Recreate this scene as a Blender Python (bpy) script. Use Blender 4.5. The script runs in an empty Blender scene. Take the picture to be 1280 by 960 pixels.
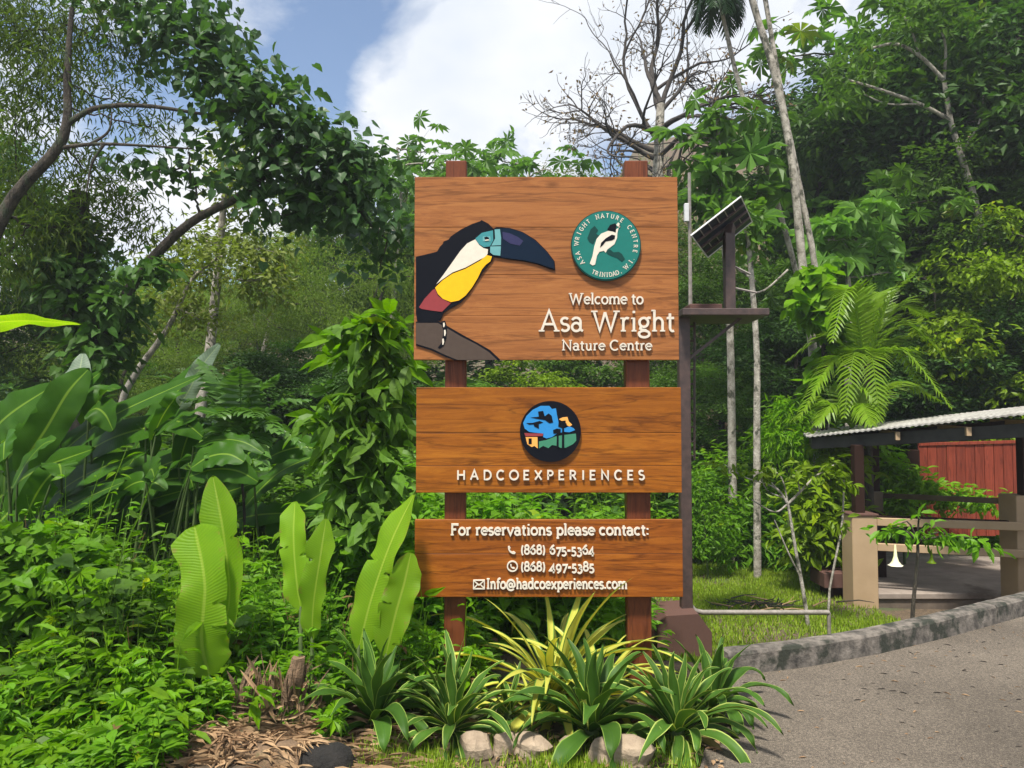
import bpy, math, random
import numpy as np
from mathutils import Vector, Matrix

# ------------------------------------------------------------------ camera, sky, sun
scene = bpy.context.scene
COL = scene.collection
F_PX, PITCH, EYE = 960.0, math.radians(2.6), 1.6
cam_d = bpy.data.cameras.new("camera"); cam = bpy.data.objects.new("camera", cam_d); COL.objects.link(cam)
cam_d.sensor_width = 36.0; cam_d.lens = 36.0 * F_PX / 1280.0
cam_d.clip_start = 0.05; cam_d.clip_end = 2000.0
cam.location = (0, 0, EYE); cam.rotation_euler = (math.radians(90) + PITCH, 0, 0)
scene.camera = cam
scene.render.resolution_x, scene.render.resolution_y = 1024, 768

SUN_EL, SUN_AZ = math.radians(64), math.radians(-160)      # azimuth from +Y, clockwise: behind the camera, to the left
sun_dir = Vector((math.sin(SUN_AZ) * math.cos(SUN_EL), math.cos(SUN_AZ) * math.cos(SUN_EL), math.sin(SUN_EL)))
world = bpy.data.worlds.new("World"); scene.world = world; world.use_nodes = True
wn, wl = world.node_tree.nodes, world.node_tree.links
for n in list(wn): wn.remove(n)
w_out = wn.new("ShaderNodeOutputWorld"); w_bg = wn.new("ShaderNodeBackground")
w_sky = wn.new("ShaderNodeTexSky"); w_sky.sky_type = 'NISHITA'; w_sky.sun_disc = False
w_sky.sun_elevation = SUN_EL; w_sky.sun_rotation = SUN_AZ
w_sky.air_density = 1.0; w_sky.dust_density = 0.6; w_sky.ozone_density = 1.6
w_tc = wn.new("ShaderNodeTexCoord")
w_sep = wn.new("ShaderNodeSeparateXYZ"); wl.new(w_tc.outputs["Generated"], w_sep.inputs[0])
w_h = wn.new("ShaderNodeMath"); w_h.operation = 'ADD'; w_h.inputs[1].default_value = 0.35; wl.new(w_sep.outputs["Z"], w_h.inputs[0])
w_hm = wn.new("ShaderNodeMath"); w_hm.operation = 'MAXIMUM'; w_hm.inputs[1].default_value = 0.2; wl.new(w_h.outputs[0], w_hm.inputs[0])
w_dx = wn.new("ShaderNodeMath"); w_dx.operation = 'DIVIDE'; wl.new(w_sep.outputs["X"], w_dx.inputs[0]); wl.new(w_hm.outputs[0], w_dx.inputs[1])
w_dy = wn.new("ShaderNodeMath"); w_dy.operation = 'DIVIDE'; wl.new(w_sep.outputs["Y"], w_dy.inputs[0]); wl.new(w_hm.outputs[0], w_dy.inputs[1])
w_cmb = wn.new("ShaderNodeCombineXYZ"); wl.new(w_dx.outputs[0], w_cmb.inputs[0]); wl.new(w_dy.outputs[0], w_cmb.inputs[1])
w_map = wn.new("ShaderNodeMapping"); w_map.inputs["Location"].default_value = (5.2, 9.1, 0.0); wl.new(w_cmb.outputs[0], w_map.inputs[0])
w_noise = wn.new("ShaderNodeTexNoise"); w_noise.inputs["Scale"].default_value = 1.9; w_noise.inputs["Detail"].default_value = 7
w_noise.inputs["Roughness"].default_value = 0.55; w_noise.inputs["Distortion"].default_value = 0.25; wl.new(w_map.outputs[0], w_noise.inputs["Vector"])
w_ramp = wn.new("ShaderNodeValToRGB"); wl.new(w_noise.outputs["Fac"], w_ramp.inputs[0])
w_ramp.color_ramp.elements[0].position = 0.43; w_ramp.color_ramp.elements[0].color = (0, 0, 0, 1)
w_ramp.color_ramp.elements[1].position = 0.53; w_ramp.color_ramp.elements[1].color = (1, 1, 1, 1)
w_n2 = wn.new("ShaderNodeTexNoise"); w_n2.inputs["Scale"].default_value = 3.1; w_n2.inputs["Detail"].default_value = 5; wl.new(w_map.outputs[0], w_n2.inputs["Vector"])
w_r2 = wn.new("ShaderNodeValToRGB"); wl.new(w_n2.outputs["Fac"], w_r2.inputs[0])
w_r2.color_ramp.elements[0].position = 0.35; w_r2.color_ramp.elements[0].color = (4.6, 4.95, 5.5, 1)
w_r2.color_ramp.elements[1].position = 0.62; w_r2.color_ramp.elements[1].color = (6.0, 6.05, 6.2, 1)
w_mix = wn.new("ShaderNodeMix"); w_mix.data_type = 'RGBA'
wl.new(w_ramp.outputs[0], w_mix.inputs[0]); wl.new(w_sky.outputs[0], w_mix.inputs[6]); wl.new(w_r2.outputs[0], w_mix.inputs[7])
wl.new(w_mix.outputs[2], w_bg.inputs[0]); w_bg.inputs[1].default_value = 0.10; wl.new(w_bg.outputs[0], w_out.inputs[0])

sun_d = bpy.data.lights.new("sun", 'SUN'); sun = bpy.data.objects.new("sun", sun_d); COL.objects.link(sun)
sun_d.energy = 4.4; sun_d.angle = math.radians(7.0); sun_d.color = (1.0, 0.95, 0.86)
sun.rotation_euler = sun_dir.to_track_quat('Z', 'Y').to_euler()

vs = scene.view_settings
vs.view_transform = 'Standard'; vs.look = 'None'; vs.gamma = 1.0; vs.use_curve_mapping = False; vs.exposure = 0.85
scene.cycles.use_denoising = True
scene.cycles.max_bounces = 6; scene.cycles.diffuse_bounces = 3; scene.cycles.glossy_bounces = 2
scene.cycles.transmission_bounces = 3; scene.cycles.transparent_max_bounces = 4
scene.cycles.sample_clamp_indirect = 8.0
scene.cycles.use_adaptive_sampling = True

# ------------------------------------------------------------------ helpers
def at(px, py, Y):
    x, y = (px - 640.0) / F_PX, (480.0 - py) / F_PX
    d = Vector((x, math.cos(PITCH) - y * math.sin(PITCH), math.sin(PITCH) + y * math.cos(PITCH)))
    return Vector((0, 0, EYE)) + d * (Y / d.y)

def mpp(Y): return Y / F_PX                                  # metres per photo pixel at depth Y

def tag(o, label=None, cat=None, group=None, kind=None):
    if label: o["label"] = label
    if cat: o["category"] = cat
    if group: o["group"] = group
    if kind: o["kind"] = kind
    return o

def empty(name, loc, label=None, cat=None, group=None, rz=0.0):
    o = bpy.data.objects.new(name, None); COL.objects.link(o)
    o.location = loc; o.rotation_euler = (0, 0, rz); o.empty_display_size = 0.2
    return tag(o, label, cat, group)

def place(name, me, parent=None, loc=(0, 0, 0), rot=(0, 0, 0), sc=(1, 1, 1)):
    o = bpy.data.objects.new(name, me); COL.objects.link(o)
    o.parent = parent; o.location = loc; o.rotation_euler = rot
    o.scale = (sc, sc, sc) if isinstance(sc, (int, float)) else sc
    return o

def smoothstep(a, b, x):
    t = np.clip((np.asarray(x, float) - a) / (b - a), 0, 1); return t * t * (3 - 2 * t)

def unit(a):
    a = np.asarray(a, float); return a / np.maximum(np.linalg.norm(a, axis=-1, keepdims=True), 1e-9)

class MB:
    """collects triangles of one mesh; build() links them as one object"""
    def __init__(s): s.V, s.F, s.R, s.UV, s.n = [], [], [], [], 0
    def add(s, V, F, rnd=0.5, uv=None):
        V = np.asarray(V, np.float32).reshape(-1, 3); F = np.asarray(F, np.int32).reshape(-1, 3)
        s.V.append(V); s.F.append(F + s.n)
        s.R.append(np.broadcast_to(np.asarray(rnd, np.float32), (len(V),)))
        s.UV.append(np.zeros((len(V), 2), np.float32) if uv is None else np.asarray(uv, np.float32)); s.n += len(V)
        return s
    def grid(s, P, rnd=0.5, uv=None, wrap=False):
        P = np.asarray(P, float); a, b = P.shape[:2]
        I = np.arange(a * b).reshape(a, b)
        if wrap: I = np.concatenate([I, I[:, :1]], 1)
        q = np.stack([I[:-1, :-1], I[1:, :-1], I[1:, 1:], I[:-1, 1:]], -1).reshape(-1, 4)
        return s.add(P.reshape(-1, 3), np.concatenate([q[:, [0, 1, 2]], q[:, [0, 2, 3]]]), rnd, None if uv is None else np.asarray(uv).reshape(-1, 2))
    def tube(s, pts, rad, sides=6, rnd=0.5, cap=True):
        P = np.asarray([tuple(p) for p in pts], float); n = len(P)
        rad = np.broadcast_to(np.asarray(rad, float), (n,))
        T = unit(np.gradient(P, axis=0))
        ref = np.array([0, 0, 1.0]) if abs(T[:, 2]).mean() < 0.8 else np.array([1.0, 0, 0])
        U = unit(np.cross(T, ref)); W = np.cross(T, U)
        a = np.linspace(0, 2 * np.pi, sides, endpoint=False)
        G = P[:, None] + rad[:, None, None] * (np.cos(a)[None, :, None] * U[:, None] + np.sin(a)[None, :, None] * W[:, None])
        s.grid(G, rnd, None, True)
        if cap:
            for k, e in ((0, 0), (n - 1, 1)):
                c = [P[k]] + list(G[k]); f = [(0, 1 + i, 1 + (i + 1) % sides) for i in range(sides)]
                s.add(c, f if e else [t[::-1] for t in f], rnd)
        return s
    def box(s, c, d, rz=0.0, rnd=0.5, bev=0.0, M=None):
        hx, hy, hz = d[0] / 2, d[1] / 2, d[2] / 2
        b = min(bev, hx * .45, hy * .45, hz * .45)
        if b <= 0:
            V = [(x, y, z) for x in (-hx, hx) for y in (-hy, hy) for z in (-hz, hz)]
            Q = [(0, 1, 3, 2), (4, 6, 7, 5), (0, 4, 5, 1), (2, 3, 7, 6), (0, 2, 6, 4), (1, 5, 7, 3)]
        else:
            V = []; idx = {}
            for sx in (-1, 1):
                for sy in (-1, 1):
                    for sz in (-1, 1):
                        for ax in range(3):
                            p = [sx * (hx - b), sy * (hy - b), sz * (hz - b)]; p[ax] = (sx, sy, sz)[ax] * (hx, hy, hz)[ax]
                            idx[(sx, sy, sz, ax)] = len(V); V.append(p)
            Q = []
            for ax in range(3):
                o = [i for i in range(3) if i != ax]
                for sg in (-1, 1):
                    q = []
                    for (a, c2) in ((-1, -1), (1, -1), (1, 1), (-1, 1)):
                        k = [0, 0, 0]; k[ax] = sg; k[o[0]] = a; k[o[1]] = c2; q.append(idx[(*k, ax)])
                    Q.append(q if (sg > 0) == (ax != 1) else q[::-1])
            for ax in range(3):                               # edges along ax
                o = [i for i in range(3) if i != ax]
                for a in (-1, 1):
                    for c2 in (-1, 1):
                        def K(sg, which):
                            k = [0, 0, 0]; k[ax] = sg; k[o[0]] = a; k[o[1]] = c2; return idx[(*k, which)]
                        Q.append((K(-1, o[0]), K(1, o[0]), K(1, o[1]), K(-1, o[1])))
            for sx in (-1, 1):
                for sy in (-1, 1):
                    for sz in (-1, 1):
                        t = tuple(idx[(sx, sy, sz, ax)] for ax in range(3)); Q.append(t)
        T = []
        for q in Q:
            T.append((q[0], q[1], q[2]))
            if len(q) == 4: T.append((q[0], q[2], q[3]))
        V = np.array(V, float); ca, sa = math.cos(rz), math.sin(rz)
        if M is not None: V = V @ np.array(M).T
        V = np.stack([V[:, 0] * ca - V[:, 1] * sa, V[:, 0] * sa + V[:, 1] * ca, V[:, 2]], 1) + np.array(tuple(c))
        return s.add(V, T, rnd)
    def bar(s, p, q, w, h, rnd=0.5, bev=0.0):                 # a squared bar from p to q
        p, q = Vector(p), Vector(q); d = q - p; L = d.length; x = d.normalized()
        up = Vector((0, 0, 1)) if abs(x.z) < 0.95 else Vector((0, 1, 0))
        y = up.cross(x).normalized(); z = x.cross(y)
        M = np.array([[x.x, y.x, z.x], [x.y, y.y, z.y], [x.z, y.z, z.z]])
        return s.box((p + q) / 2, (L, w, h), 0, rnd, bev, M)
    def leaves(s, P, D, N, L, W, T, rnd):
        P = np.asarray(P, float); n = len(P); D = unit(D)
        S = unit(np.cross(D, N)); N2 = np.cross(S, D)
        tv, tf = T; m = len(tv)
        L = np.broadcast_to(np.asarray(L, float), (n,)); W = np.broadcast_to(np.asarray(W, float), (n,))
        V = (P[:, None] + (L[:, None] * tv[None, :, 0])[..., None] * D[:, None]
             + (W[:, None] * tv[None, :, 1])[..., None] * S[:, None] + (L[:, None] * tv[None, :, 2])[..., None] * N2[:, None])
        Fa = (tf[None] + (np.arange(n) * m)[:, None, None]).reshape(-1, 3)
        uv = np.tile(np.stack([tv[:, 0], tv[:, 1] + .5], 1), (n, 1))
        return s.add(V.reshape(-1, 3), Fa, np.repeat(np.broadcast_to(np.asarray(rnd, float), (n,)), m), uv)
    def mesh(s, name, mat, smooth=False):
        V = np.concatenate(s.V); Fa = np.concatenate(s.F); R = np.concatenate(s.R).astype(np.float32); U = np.concatenate(s.UV)
        me = bpy.data.meshes.new(name)
        me.vertices.add(len(V)); me.vertices.foreach_set("co", V.astype(np.float32).ravel())
        me.loops.add(len(Fa) * 3); me.loops.foreach_set("vertex_index", Fa.ravel().astype(np.int32))
        me.polygons.add(len(Fa)); me.polygons.foreach_set("loop_start", np.arange(0, len(Fa) * 3, 3, dtype=np.int32))
        me.polygons.foreach_set("use_smooth", np.full(len(Fa), smooth))
        me.update(calc_edges=True)
        a = me.attributes.new("rnd", 'FLOAT', 'POINT'); a.data.foreach_set("value", R)
        if np.any(U):
            l = me.uv_layers.new(name="UVMap"); l.data.foreach_set("uv", U[Fa.ravel()].astype(np.float32).ravel())
        me.materials.append(mat)
        return me
    def build(s, name, mat, parent=None, smooth=False, **k):
        return place(name, s.mesh(name, mat, smooth), parent, **k)

# leaf outlines: (along, across, off-plane)
def tmpl(v, f): return np.array(v, float), np.array(f, int)
T_DIA = tmpl([(0, 0, 0), (.42, -.5, .06), (.42, .5, .06), (1, 0, -.12)], [(0, 3, 1), (0, 2, 3)])
T_LEAF = tmpl([(0, 0, 0), (.22, -.36, .05), (.55, -.46, .04), (.22, .36, .05), (.55, .46, .04), (.5, 0, -.03), (1, 0, -.22), (.82, -.2, -.06), (.82, .2, -.06)],
              [(0, 5, 1), (1, 5, 2), (2, 5, 7), (7, 5, 6), (0, 3, 5), (3, 4, 5), (4, 8, 5), (8, 6, 5)])
T_HEART = tmpl([(0, 0, 0), (-.1, -.3, .03), (.22, -.54, .05), (.62, -.34, 0), (-.1, .3, .03), (.22, .54, .05), (.62, .34, 0), (.4, 0, -.03), (1.05, 0, -.16)],
               [(0, 7, 1), (1, 7, 2), (2, 7, 3), (3, 7, 8), (0, 4, 7), (4, 5, 7), (5, 6, 7), (6, 8, 7)])
def palmate(k=9, droop=.26):
    v, f = [(0, 0, 0)], []
    for i in range(k):
        a = math.radians(-150 + 300 * i / (k - 1)); l = 1.0 - .28 * abs(i - (k - 1) / 2) / ((k - 1) / 2)
        ca, sa = math.cos(a), math.sin(a); n = len(v)
        v += [(.6 * l * ca - .16 * l * sa, .6 * l * sa + .16 * l * ca, .02), (.6 * l * ca + .16 * l * sa, .6 * l * sa - .16 * l * ca, .02), (l * ca, l * sa, -droop)]
        f += [(0, n + 1, n + 2), (0, n + 2, n)]
    return tmpl(v, f)
T_PALM = palmate()
T_SPIKE = tmpl([(0, -.5, 0), (0, .5, 0), (.55, -.38, .06), (.55, .38, .06), (1, 0, -.1)], [(0, 1, 3), (0, 3, 2), (2, 3, 4)])

# ------------------------------------------------------------------ materials
def new_mat(name):
    m = bpy.data.materials.new(name); m.use_nodes = True; nt = m.node_tree
    for n in list(nt.nodes): nt.nodes.remove(n)
    out = nt.nodes.new("ShaderNodeOutputMaterial"); p = nt.nodes.new("ShaderNodeBsdfPrincipled")
    nt.links.new(p.outputs[0], out.inputs[0])
    return m, nt, p, out
def ramp(nt, stops):
    r = nt.nodes.new("ShaderNodeValToRGB"); e = r.color_ramp.elements
    while len(e) < len(stops): e.new(0.5)
    for el, (pos, c) in zip(e, stops): el.position = pos; el.color = (*c, 1)
    return r
def noise(nt, scale, detail=4, vec=None, rough=.55, dist=0.0):
    n = nt.nodes.new("ShaderNodeTexNoise"); n.inputs["Scale"].default_value = scale; n.inputs["Detail"].default_value = detail
    n.inputs["Roughness"].default_value = rough; n.inputs["Distortion"].default_value = dist
    if vec is not None: nt.links.new(vec, n.inputs["Vector"])
    return n
def objco(nt, scale=(1, 1, 1), which="Object"):
    t = nt.nodes.new("ShaderNodeTexCoord"); m = nt.nodes.new("ShaderNodeMapping"); m.inputs["Scale"].default_value = scale
    nt.links.new(t.outputs[which], m.inputs[0]); return m.outputs[0]
def bump(nt, p, h, strength=.3, dist=.01):
    b = nt.nodes.new("ShaderNodeBump"); b.inputs["Strength"].default_value = strength; b.inputs["Distance"].default_value = dist
    nt.links.new(h, b.inputs["Height"]); nt.links.new(b.outputs[0], p.inputs["Normal"]); return b
def mixc(nt, fac, a, b, mode='MIX'):
    m = nt.nodes.new("ShaderNodeMix"); m.data_type = 'RGBA'; m.blend_type = mode
    for v, i in ((fac, 0), (a, 6), (b, 7)):
        if isinstance(v, (int, float)): m.inputs[i].default_value = v
        elif isinstance(v, tuple): m.inputs[i].default_value = (*v, 1)
        else: nt.links.new(v, m.inputs[i])
    return m.outputs[2]
def mth(nt, op, a, b=None):
    m = nt.nodes.new("ShaderNodeMath"); m.operation = op
    for i, v in enumerate((a, b)):
        if v is None: continue
        if isinstance(v, (int, float)): m.inputs[i].default_value = v
        else: nt.links.new(v, m.inputs[i])
    return m.outputs[0]

def leaf_mat(name, c0, c1, odd=None, trans=.3, rough=.48, spec=.22, tcol=None):
    """leaf colour runs c0..c1 from leaf to leaf, with a few odd (yellowed) ones"""
    m, nt, p, out = new_mat(name)
    a = nt.nodes.new("ShaderNodeAttribute"); a.attribute_name = "rnd"
    oi = nt.nodes.new("ShaderNodeObjectInfo")
    odd = odd or tuple(min(1, x * 1.5) for x in c1)
    r = ramp(nt, [(0, c0), (.55, tuple((x + y) / 2 for x, y in zip(c0, c1))), (.93, c1), (1, odd)]); nt.links.new(a.outputs["Fac"], r.inputs[0])
    n = noise(nt, 40, 3, objco(nt)); col = mixc(nt, .5, r.outputs[0], mixc(nt, n.outputs["Fac"], tuple(x * .72 for x in c0), tuple(min(1, x * 1.2) for x in c1)), 'MIX')
    hsv = nt.nodes.new("ShaderNodeHueSaturation"); nt.links.new(col, hsv.inputs["Color"])
    v = nt.nodes.new("ShaderNodeMapRange"); v.inputs["To Min"].default_value = .82; v.inputs["To Max"].default_value = 1.2
    nt.links.new(oi.outputs["Random"], v.inputs[0]); nt.links.new(v.outputs[0], hsv.inputs["Value"]); hsv.inputs["Saturation"].default_value = 1.08
    h = nt.nodes.new("ShaderNodeMapRange"); h.inputs["To Min"].default_value = .488; h.inputs["To Max"].default_value = .512
    nt.links.new(a.outputs["Fac"], h.inputs[0]); nt.links.new(h.outputs[0], hsv.inputs["Hue"])
    nt.links.new(hsv.outputs[0], p.inputs["Base Color"]); p.inputs["Roughness"].default_value = rough
    p.inputs["Specular IOR Level"].default_value = spec
    t = nt.nodes.new("ShaderNodeBsdfTranslucent")
    nt.links.new(mixc(nt, 1.0, hsv.outputs[0], tcol or (1.5, 1.7, .6), 'MULTIPLY'), t.inputs[0])
    ms = nt.nodes.new("ShaderNodeMixShader"); ms.inputs[0].default_value = trans
    nt.links.new(p.outputs[0], ms.inputs[1]); nt.links.new(t.outputs[0], ms.inputs[2]); nt.links.new(ms.outputs[0], out.inputs[0])
    return m

def blade_mat(name, c0, c1, rib, trans=.35, edge=None, veins=60.0, rough=.38, vein_amt=.25, vb=.16, dry=.0):
    """a big leaf blade: uv.x along the midrib, uv.y across (0..1)"""
    m, nt, p, out = new_mat(name)
    u = nt.nodes.new("ShaderNodeUVMap"); sp = nt.nodes.new("ShaderNodeSeparateXYZ"); nt.links.new(u.outputs[0], sp.inputs[0])
    a = nt.nodes.new("ShaderNodeAttribute"); a.attribute_name = "rnd"; oi = nt.nodes.new("ShaderNodeObjectInfo")
    n = noise(nt, 7, 5, objco(nt)); n.inputs["Distortion"].default_value = .4
    col = mixc(nt, n.outputs["Fac"], c0, c1)
    across = mth(nt, 'ABSOLUTE', mth(nt, 'SUBTRACT', sp.outputs["Y"], .5)); vn = noise(nt, 9, 3, objco(nt))
    wv = mth(nt, 'SINE', mth(nt, 'MULTIPLY', mth(nt, 'ADD', mth(nt, 'SUBTRACT', sp.outputs["X"], mth(nt, 'MULTIPLY', across, .10)), mth(nt, 'MULTIPLY', vn.outputs["Fac"], .02)), veins * 6.283))
    col = mixc(nt, mth(nt, 'MULTIPLY', mth(nt, 'ADD', wv, 1.0), vein_amt * .5), col, tuple(x * .62 for x in c0))
    ribm = nt.nodes.new("ShaderNodeMapRange"); ribm.inputs["From Min"].default_value = .018; ribm.inputs["From Max"].default_value = .04
    ribm.inputs["To Min"].default_value = 1; ribm.inputs["To Max"].default_value = 0; nt.links.new(across, ribm.inputs[0])
    col = mixc(nt, ribm.outputs[0], col, rib)
    if dry:
        dn = noise(nt, 22, 5, objco(nt), .7); dm = ramp(nt, [(.555, (0, 0, 0)), (.62, (1, 1, 1))]); nt.links.new(mth(nt, 'ADD', mth(nt, 'MULTIPLY', across, .42), mth(nt, 'MULTIPLY', dn.outputs["Fac"], .68)), dm.inputs[0]); col = mixc(nt, mth(nt, 'MULTIPLY', dm.outputs[0], dry), col, (.26, .19, .06))
    if edge:
        em = nt.nodes.new("ShaderNodeMapRange"); em.inputs["From Min"].default_value = edge[1]; em.inputs["From Max"].default_value = edge[1] + .05
        nt.links.new(across, em.inputs[0]); col = mixc(nt, em.outputs[0], col, edge[0])
    hsv = nt.nodes.new("ShaderNodeHueSaturation"); nt.links.new(col, hsv.inputs["Color"])
    v = nt.nodes.new("ShaderNodeMapRange"); v.inputs["To Min"].default_value = .8; v.inputs["To Max"].default_value = 1.15
    nt.links.new(oi.outputs["Random"], v.inputs[0]); nt.links.new(v.outputs[0], hsv.inputs["Value"])
    nt.links.new(hsv.outputs[0], p.inputs["Base Color"]); p.inputs["Roughness"].default_value = rough
    bump(nt, p, wv, vb, .0015 if vb < .2 else .003); p.inputs['Specular IOR Level'].default_value = .14
    t = nt.nodes.new("ShaderNodeBsdfTranslucent"); nt.links.new(mixc(nt, 1.0, hsv.outputs[0], (1.7, 1.6, .5), 'MULTIPLY'), t.inputs[0])
    ms = nt.nodes.new("ShaderNodeMixShader"); ms.inputs[0].default_value = trans
    nt.links.new(p.outputs[0], ms.inputs[1]); nt.links.new(t.outputs[0], ms.inputs[2]); nt.links.new(ms.outputs[0], out.inputs[0])
    return m

def rough_mat(name, c0, c1, scale=8, bumps=.4, rough=.85, spots=None, stretch=(1, 1, 1), bdist=.01, detail=7):
    m, nt, p, out = new_mat(name)
    co = objco(nt, stretch); n = noise(nt, scale, detail, co, .62)
    r = ramp(nt, [(.32, c0), (.68, c1)]); nt.links.new(n.outputs["Fac"], r.inputs[0]); col = r.outputs[0]
    if spots:
        n2 = noise(nt, spots[1], 5, co, .6); r2 = ramp(nt, [(spots[2], (0, 0, 0)), (spots[2] + .1, (1, 1, 1))]); nt.links.new(n2.outputs["Fac"], r2.inputs[0])
        col = mixc(nt, r2.outputs[0], col, spots[0])
    nt.links.new(col, p.inputs["Base Color"]); p.inputs["Roughness"].default_value = rough
    n3 = noise(nt, scale * 4, 6, co, .65); bump(nt, p, n3.outputs["Fac"], bumps, bdist)
    return m
def paint_mat(name, c, rough=.55, var=.12):
    m, nt, p, out = new_mat(name)
    n = noise(nt, 30, 5, objco(nt)); col = mixc(nt, n.outputs["Fac"], tuple(x * (1 - var) for x in c), tuple(min(1, x * (1 + var)) for x in c))
    nt.links.new(col, p.inputs["Base Color"]); p.inputs["Roughness"].default_value = rough
    p.inputs['Specular IOR Level'].default_value = .08
    bump(nt, p, noise(nt, 120, 4, objco(nt)).outputs["Fac"], .12, .002)
    return m
def wood_mat(name, dark, mid, light, coat=.25, knots=True, rough=.45, along=0):
    m, nt, p, out = new_mat(name)
    tc = nt.nodes.new("ShaderNodeTexCoord"); oi = nt.nodes.new("ShaderNodeObjectInfo")
    off = nt.nodes.new("ShaderNodeVectorMath"); off.operation = 'SCALE'; off.inputs[0].default_value = (3.1, 7.3, 11.7); nt.links.new(mth(nt, 'MULTIPLY', oi.outputs["Random"], 9.0), off.inputs["Scale"])
    ad = nt.nodes.new("ShaderNodeVectorMath"); ad.operation = 'ADD'; nt.links.new(tc.outputs["Object"], ad.inputs[0]); nt.links.new(off.outputs[0], ad.inputs[1])
    mp = nt.nodes.new("ShaderNodeMapping"); st = [6.0, 6.0, 6.0]; st[along] = .55; mp.inputs["Scale"].default_value = st; nt.links.new(ad.outputs[0], mp.inputs[0])
    warp = noise(nt, 1.3, 3, mp.outputs[0]); wv = nt.nodes.new("ShaderNodeVectorMath"); wv.operation = 'MULTIPLY_ADD'
    nt.links.new(warp.outputs["Color"], wv.inputs[0]); wv.inputs[1].default_value = (.5, .5, .5); nt.links.new(mp.outputs[0], wv.inputs[2])
    g = noise(nt, 3.4, 9, wv.outputs[0], .72, 1.6)
    r = ramp(nt, [(.33, dark), (.49, mid), (.66, light)]); nt.links.new(g.outputs["Fac"], r.inputs[0]); col = r.outputs[0]
    fine = noise(nt, 34, 6, mp.outputs[0], .8); col = mixc(nt, .42, col, mixc(nt, fine.outputs["Fac"], dark, light), 'MIX')
    if knots:
        kp = nt.nodes.new("ShaderNodeMapping"); ks = [5.0, 5.0, 5.0]; ks[along] = 2.6; kp.inputs["Scale"].default_value = ks; nt.links.new(ad.outputs[0], kp.inputs[0])
        vo = nt.nodes.new("ShaderNodeTexVoronoi"); vo.inputs["Scale"].default_value = .75; nt.links.new(kp.outputs[0], vo.inputs["Vector"])
        kr = ramp(nt, [(.0, (1, 1, 1)), (.03, (.75, .75, .75)), (.11, (0, 0, 0))]); nt.links.new(vo.outputs["Distance"], kr.inputs[0])
        col = mixc(nt, mth(nt, 'MULTIPLY', kr.outputs[0], .75), col, tuple(x * .45 for x in dark))
    sm = nt.nodes.new("ShaderNodeMapping"); ss_ = [7.0, 7.0, 7.0]; ss_[along] = .5; sm.inputs["Scale"].default_value = ss_; nt.links.new(ad.outputs[0], sm.inputs[0])
    sn = noise(nt, 1.5, 5, sm.outputs[0], .55, .6); sr = ramp(nt, [(.0, (1, 1, 1)), (.010, (.6, .6, .6)), (.028, (0, 0, 0))]); nt.links.new(mth(nt, 'ABSOLUTE', mth(nt, 'SUBTRACT', sn.outputs["Fac"], .5)), sr.inputs[0])
    col = mixc(nt, mth(nt, 'MULTIPLY', sr.outputs[0], .55), col, tuple(x * .5 for x in dark))
    hsv = nt.nodes.new("ShaderNodeHueSaturation"); nt.links.new(col, hsv.inputs["Color"])
    v = nt.nodes.new("ShaderNodeMapRange"); v.inputs["To Min"].default_value = .84; v.inputs["To Max"].default_value = 1.12
    nt.links.new(oi.outputs["Random"], v.inputs[0]); nt.links.new(v.outputs[0], hsv.inputs["Value"])
    nt.links.new(hsv.outputs[0], p.inputs["Base Color"]); p.inputs["Roughness"].default_value = rough
    p.inputs['Specular IOR Level'].default_value = .2; p.inputs["Coat Weight"].default_value = coat; p.inputs["Coat Roughness"].default_value = .28
    bump(nt, p, g.outputs["Fac"], .15, .004)
    return m

M = {}
M['board'] = wood_mat('varnished_board', (.10, .022, .002), (.28, .082, .006), (.44, .155, .013), coat=.06)
M['board_top'] = wood_mat('sky_gloss_varnished_board', (.13, .040, .010), (.27, .095, .026), (.38, .155, .045), coat=.08)  # varnished wood, its paler greyer tone paints in the sky's gloss on the top board
M['board_low'] = wood_mat('dark_varnished_board', (.07, .013, .002), (.235, .062, .007), (.39, .128, .014), coat=.06)
M['board_edge'] = wood_mat('board_back', (.10, .028, .007), (.17, .05, .012), (.24, .075, .018), knots=False)
M['post'] = wood_mat('stained_post', (.075, .020, .008), (.13, .036, .013), (.19, .055, .02), knots=False, along=2, coat=.1)
M['letter'] = paint_mat('cream_letter_paint', (.62, .56, .47), .6)
M['black'] = paint_mat('black_paint', (.005, .006, .010), .5)
M['navy'] = paint_mat('navy_paint', (.006, .014, .03), .4)
M['violet'] = paint_mat('violet_paint', (.035, .035, .09), .4)
M['white'] = paint_mat('cream_paint', (.66, .60, .50), .5)
M['yellow'] = paint_mat('yellow_paint', (.80, .43, .015), .45)
M['red'] = paint_mat('red_paint', (.25, .045, .05), .5)
M['teal'] = paint_mat('teal_paint', (.05, .23, .25), .45)
M['lteal'] = paint_mat('pale_teal_paint', (.13, .33, .34), .45)
M['branch'] = paint_mat('grey_brown_paint', (.075, .055, .045), .6)
M['green'] = paint_mat('emblem_green_paint', (.018, .155, .13), .4)
M['dgreen'] = paint_mat('dark_green_paint', (.01, .05, .045), .5)
M['blue'] = paint_mat('sky_blue_paint', (.03, .22, .52), .45)
M['hill'] = paint_mat('hill_green_paint', (.05, .20, .12), .5)
M['orange'] = paint_mat('orange_paint', (.75, .36, .09), .5)
M['metal'] = rough_mat('brown_painted_steel', (.035, .022, .020), (.075, .045, .038), 14, .15, .5)
M['grey'] = rough_mat('galvanised_pipe', (.16, .14, .12), (.28, .25, .22), 20, .1, .45)
M['concrete'] = rough_mat('weathered_kerb_concrete', (.030, .027, .023), (.22, .19, .16), 11, .5, .95, ((.024, .027, .018), 5, .50), bdist=.02)
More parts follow.
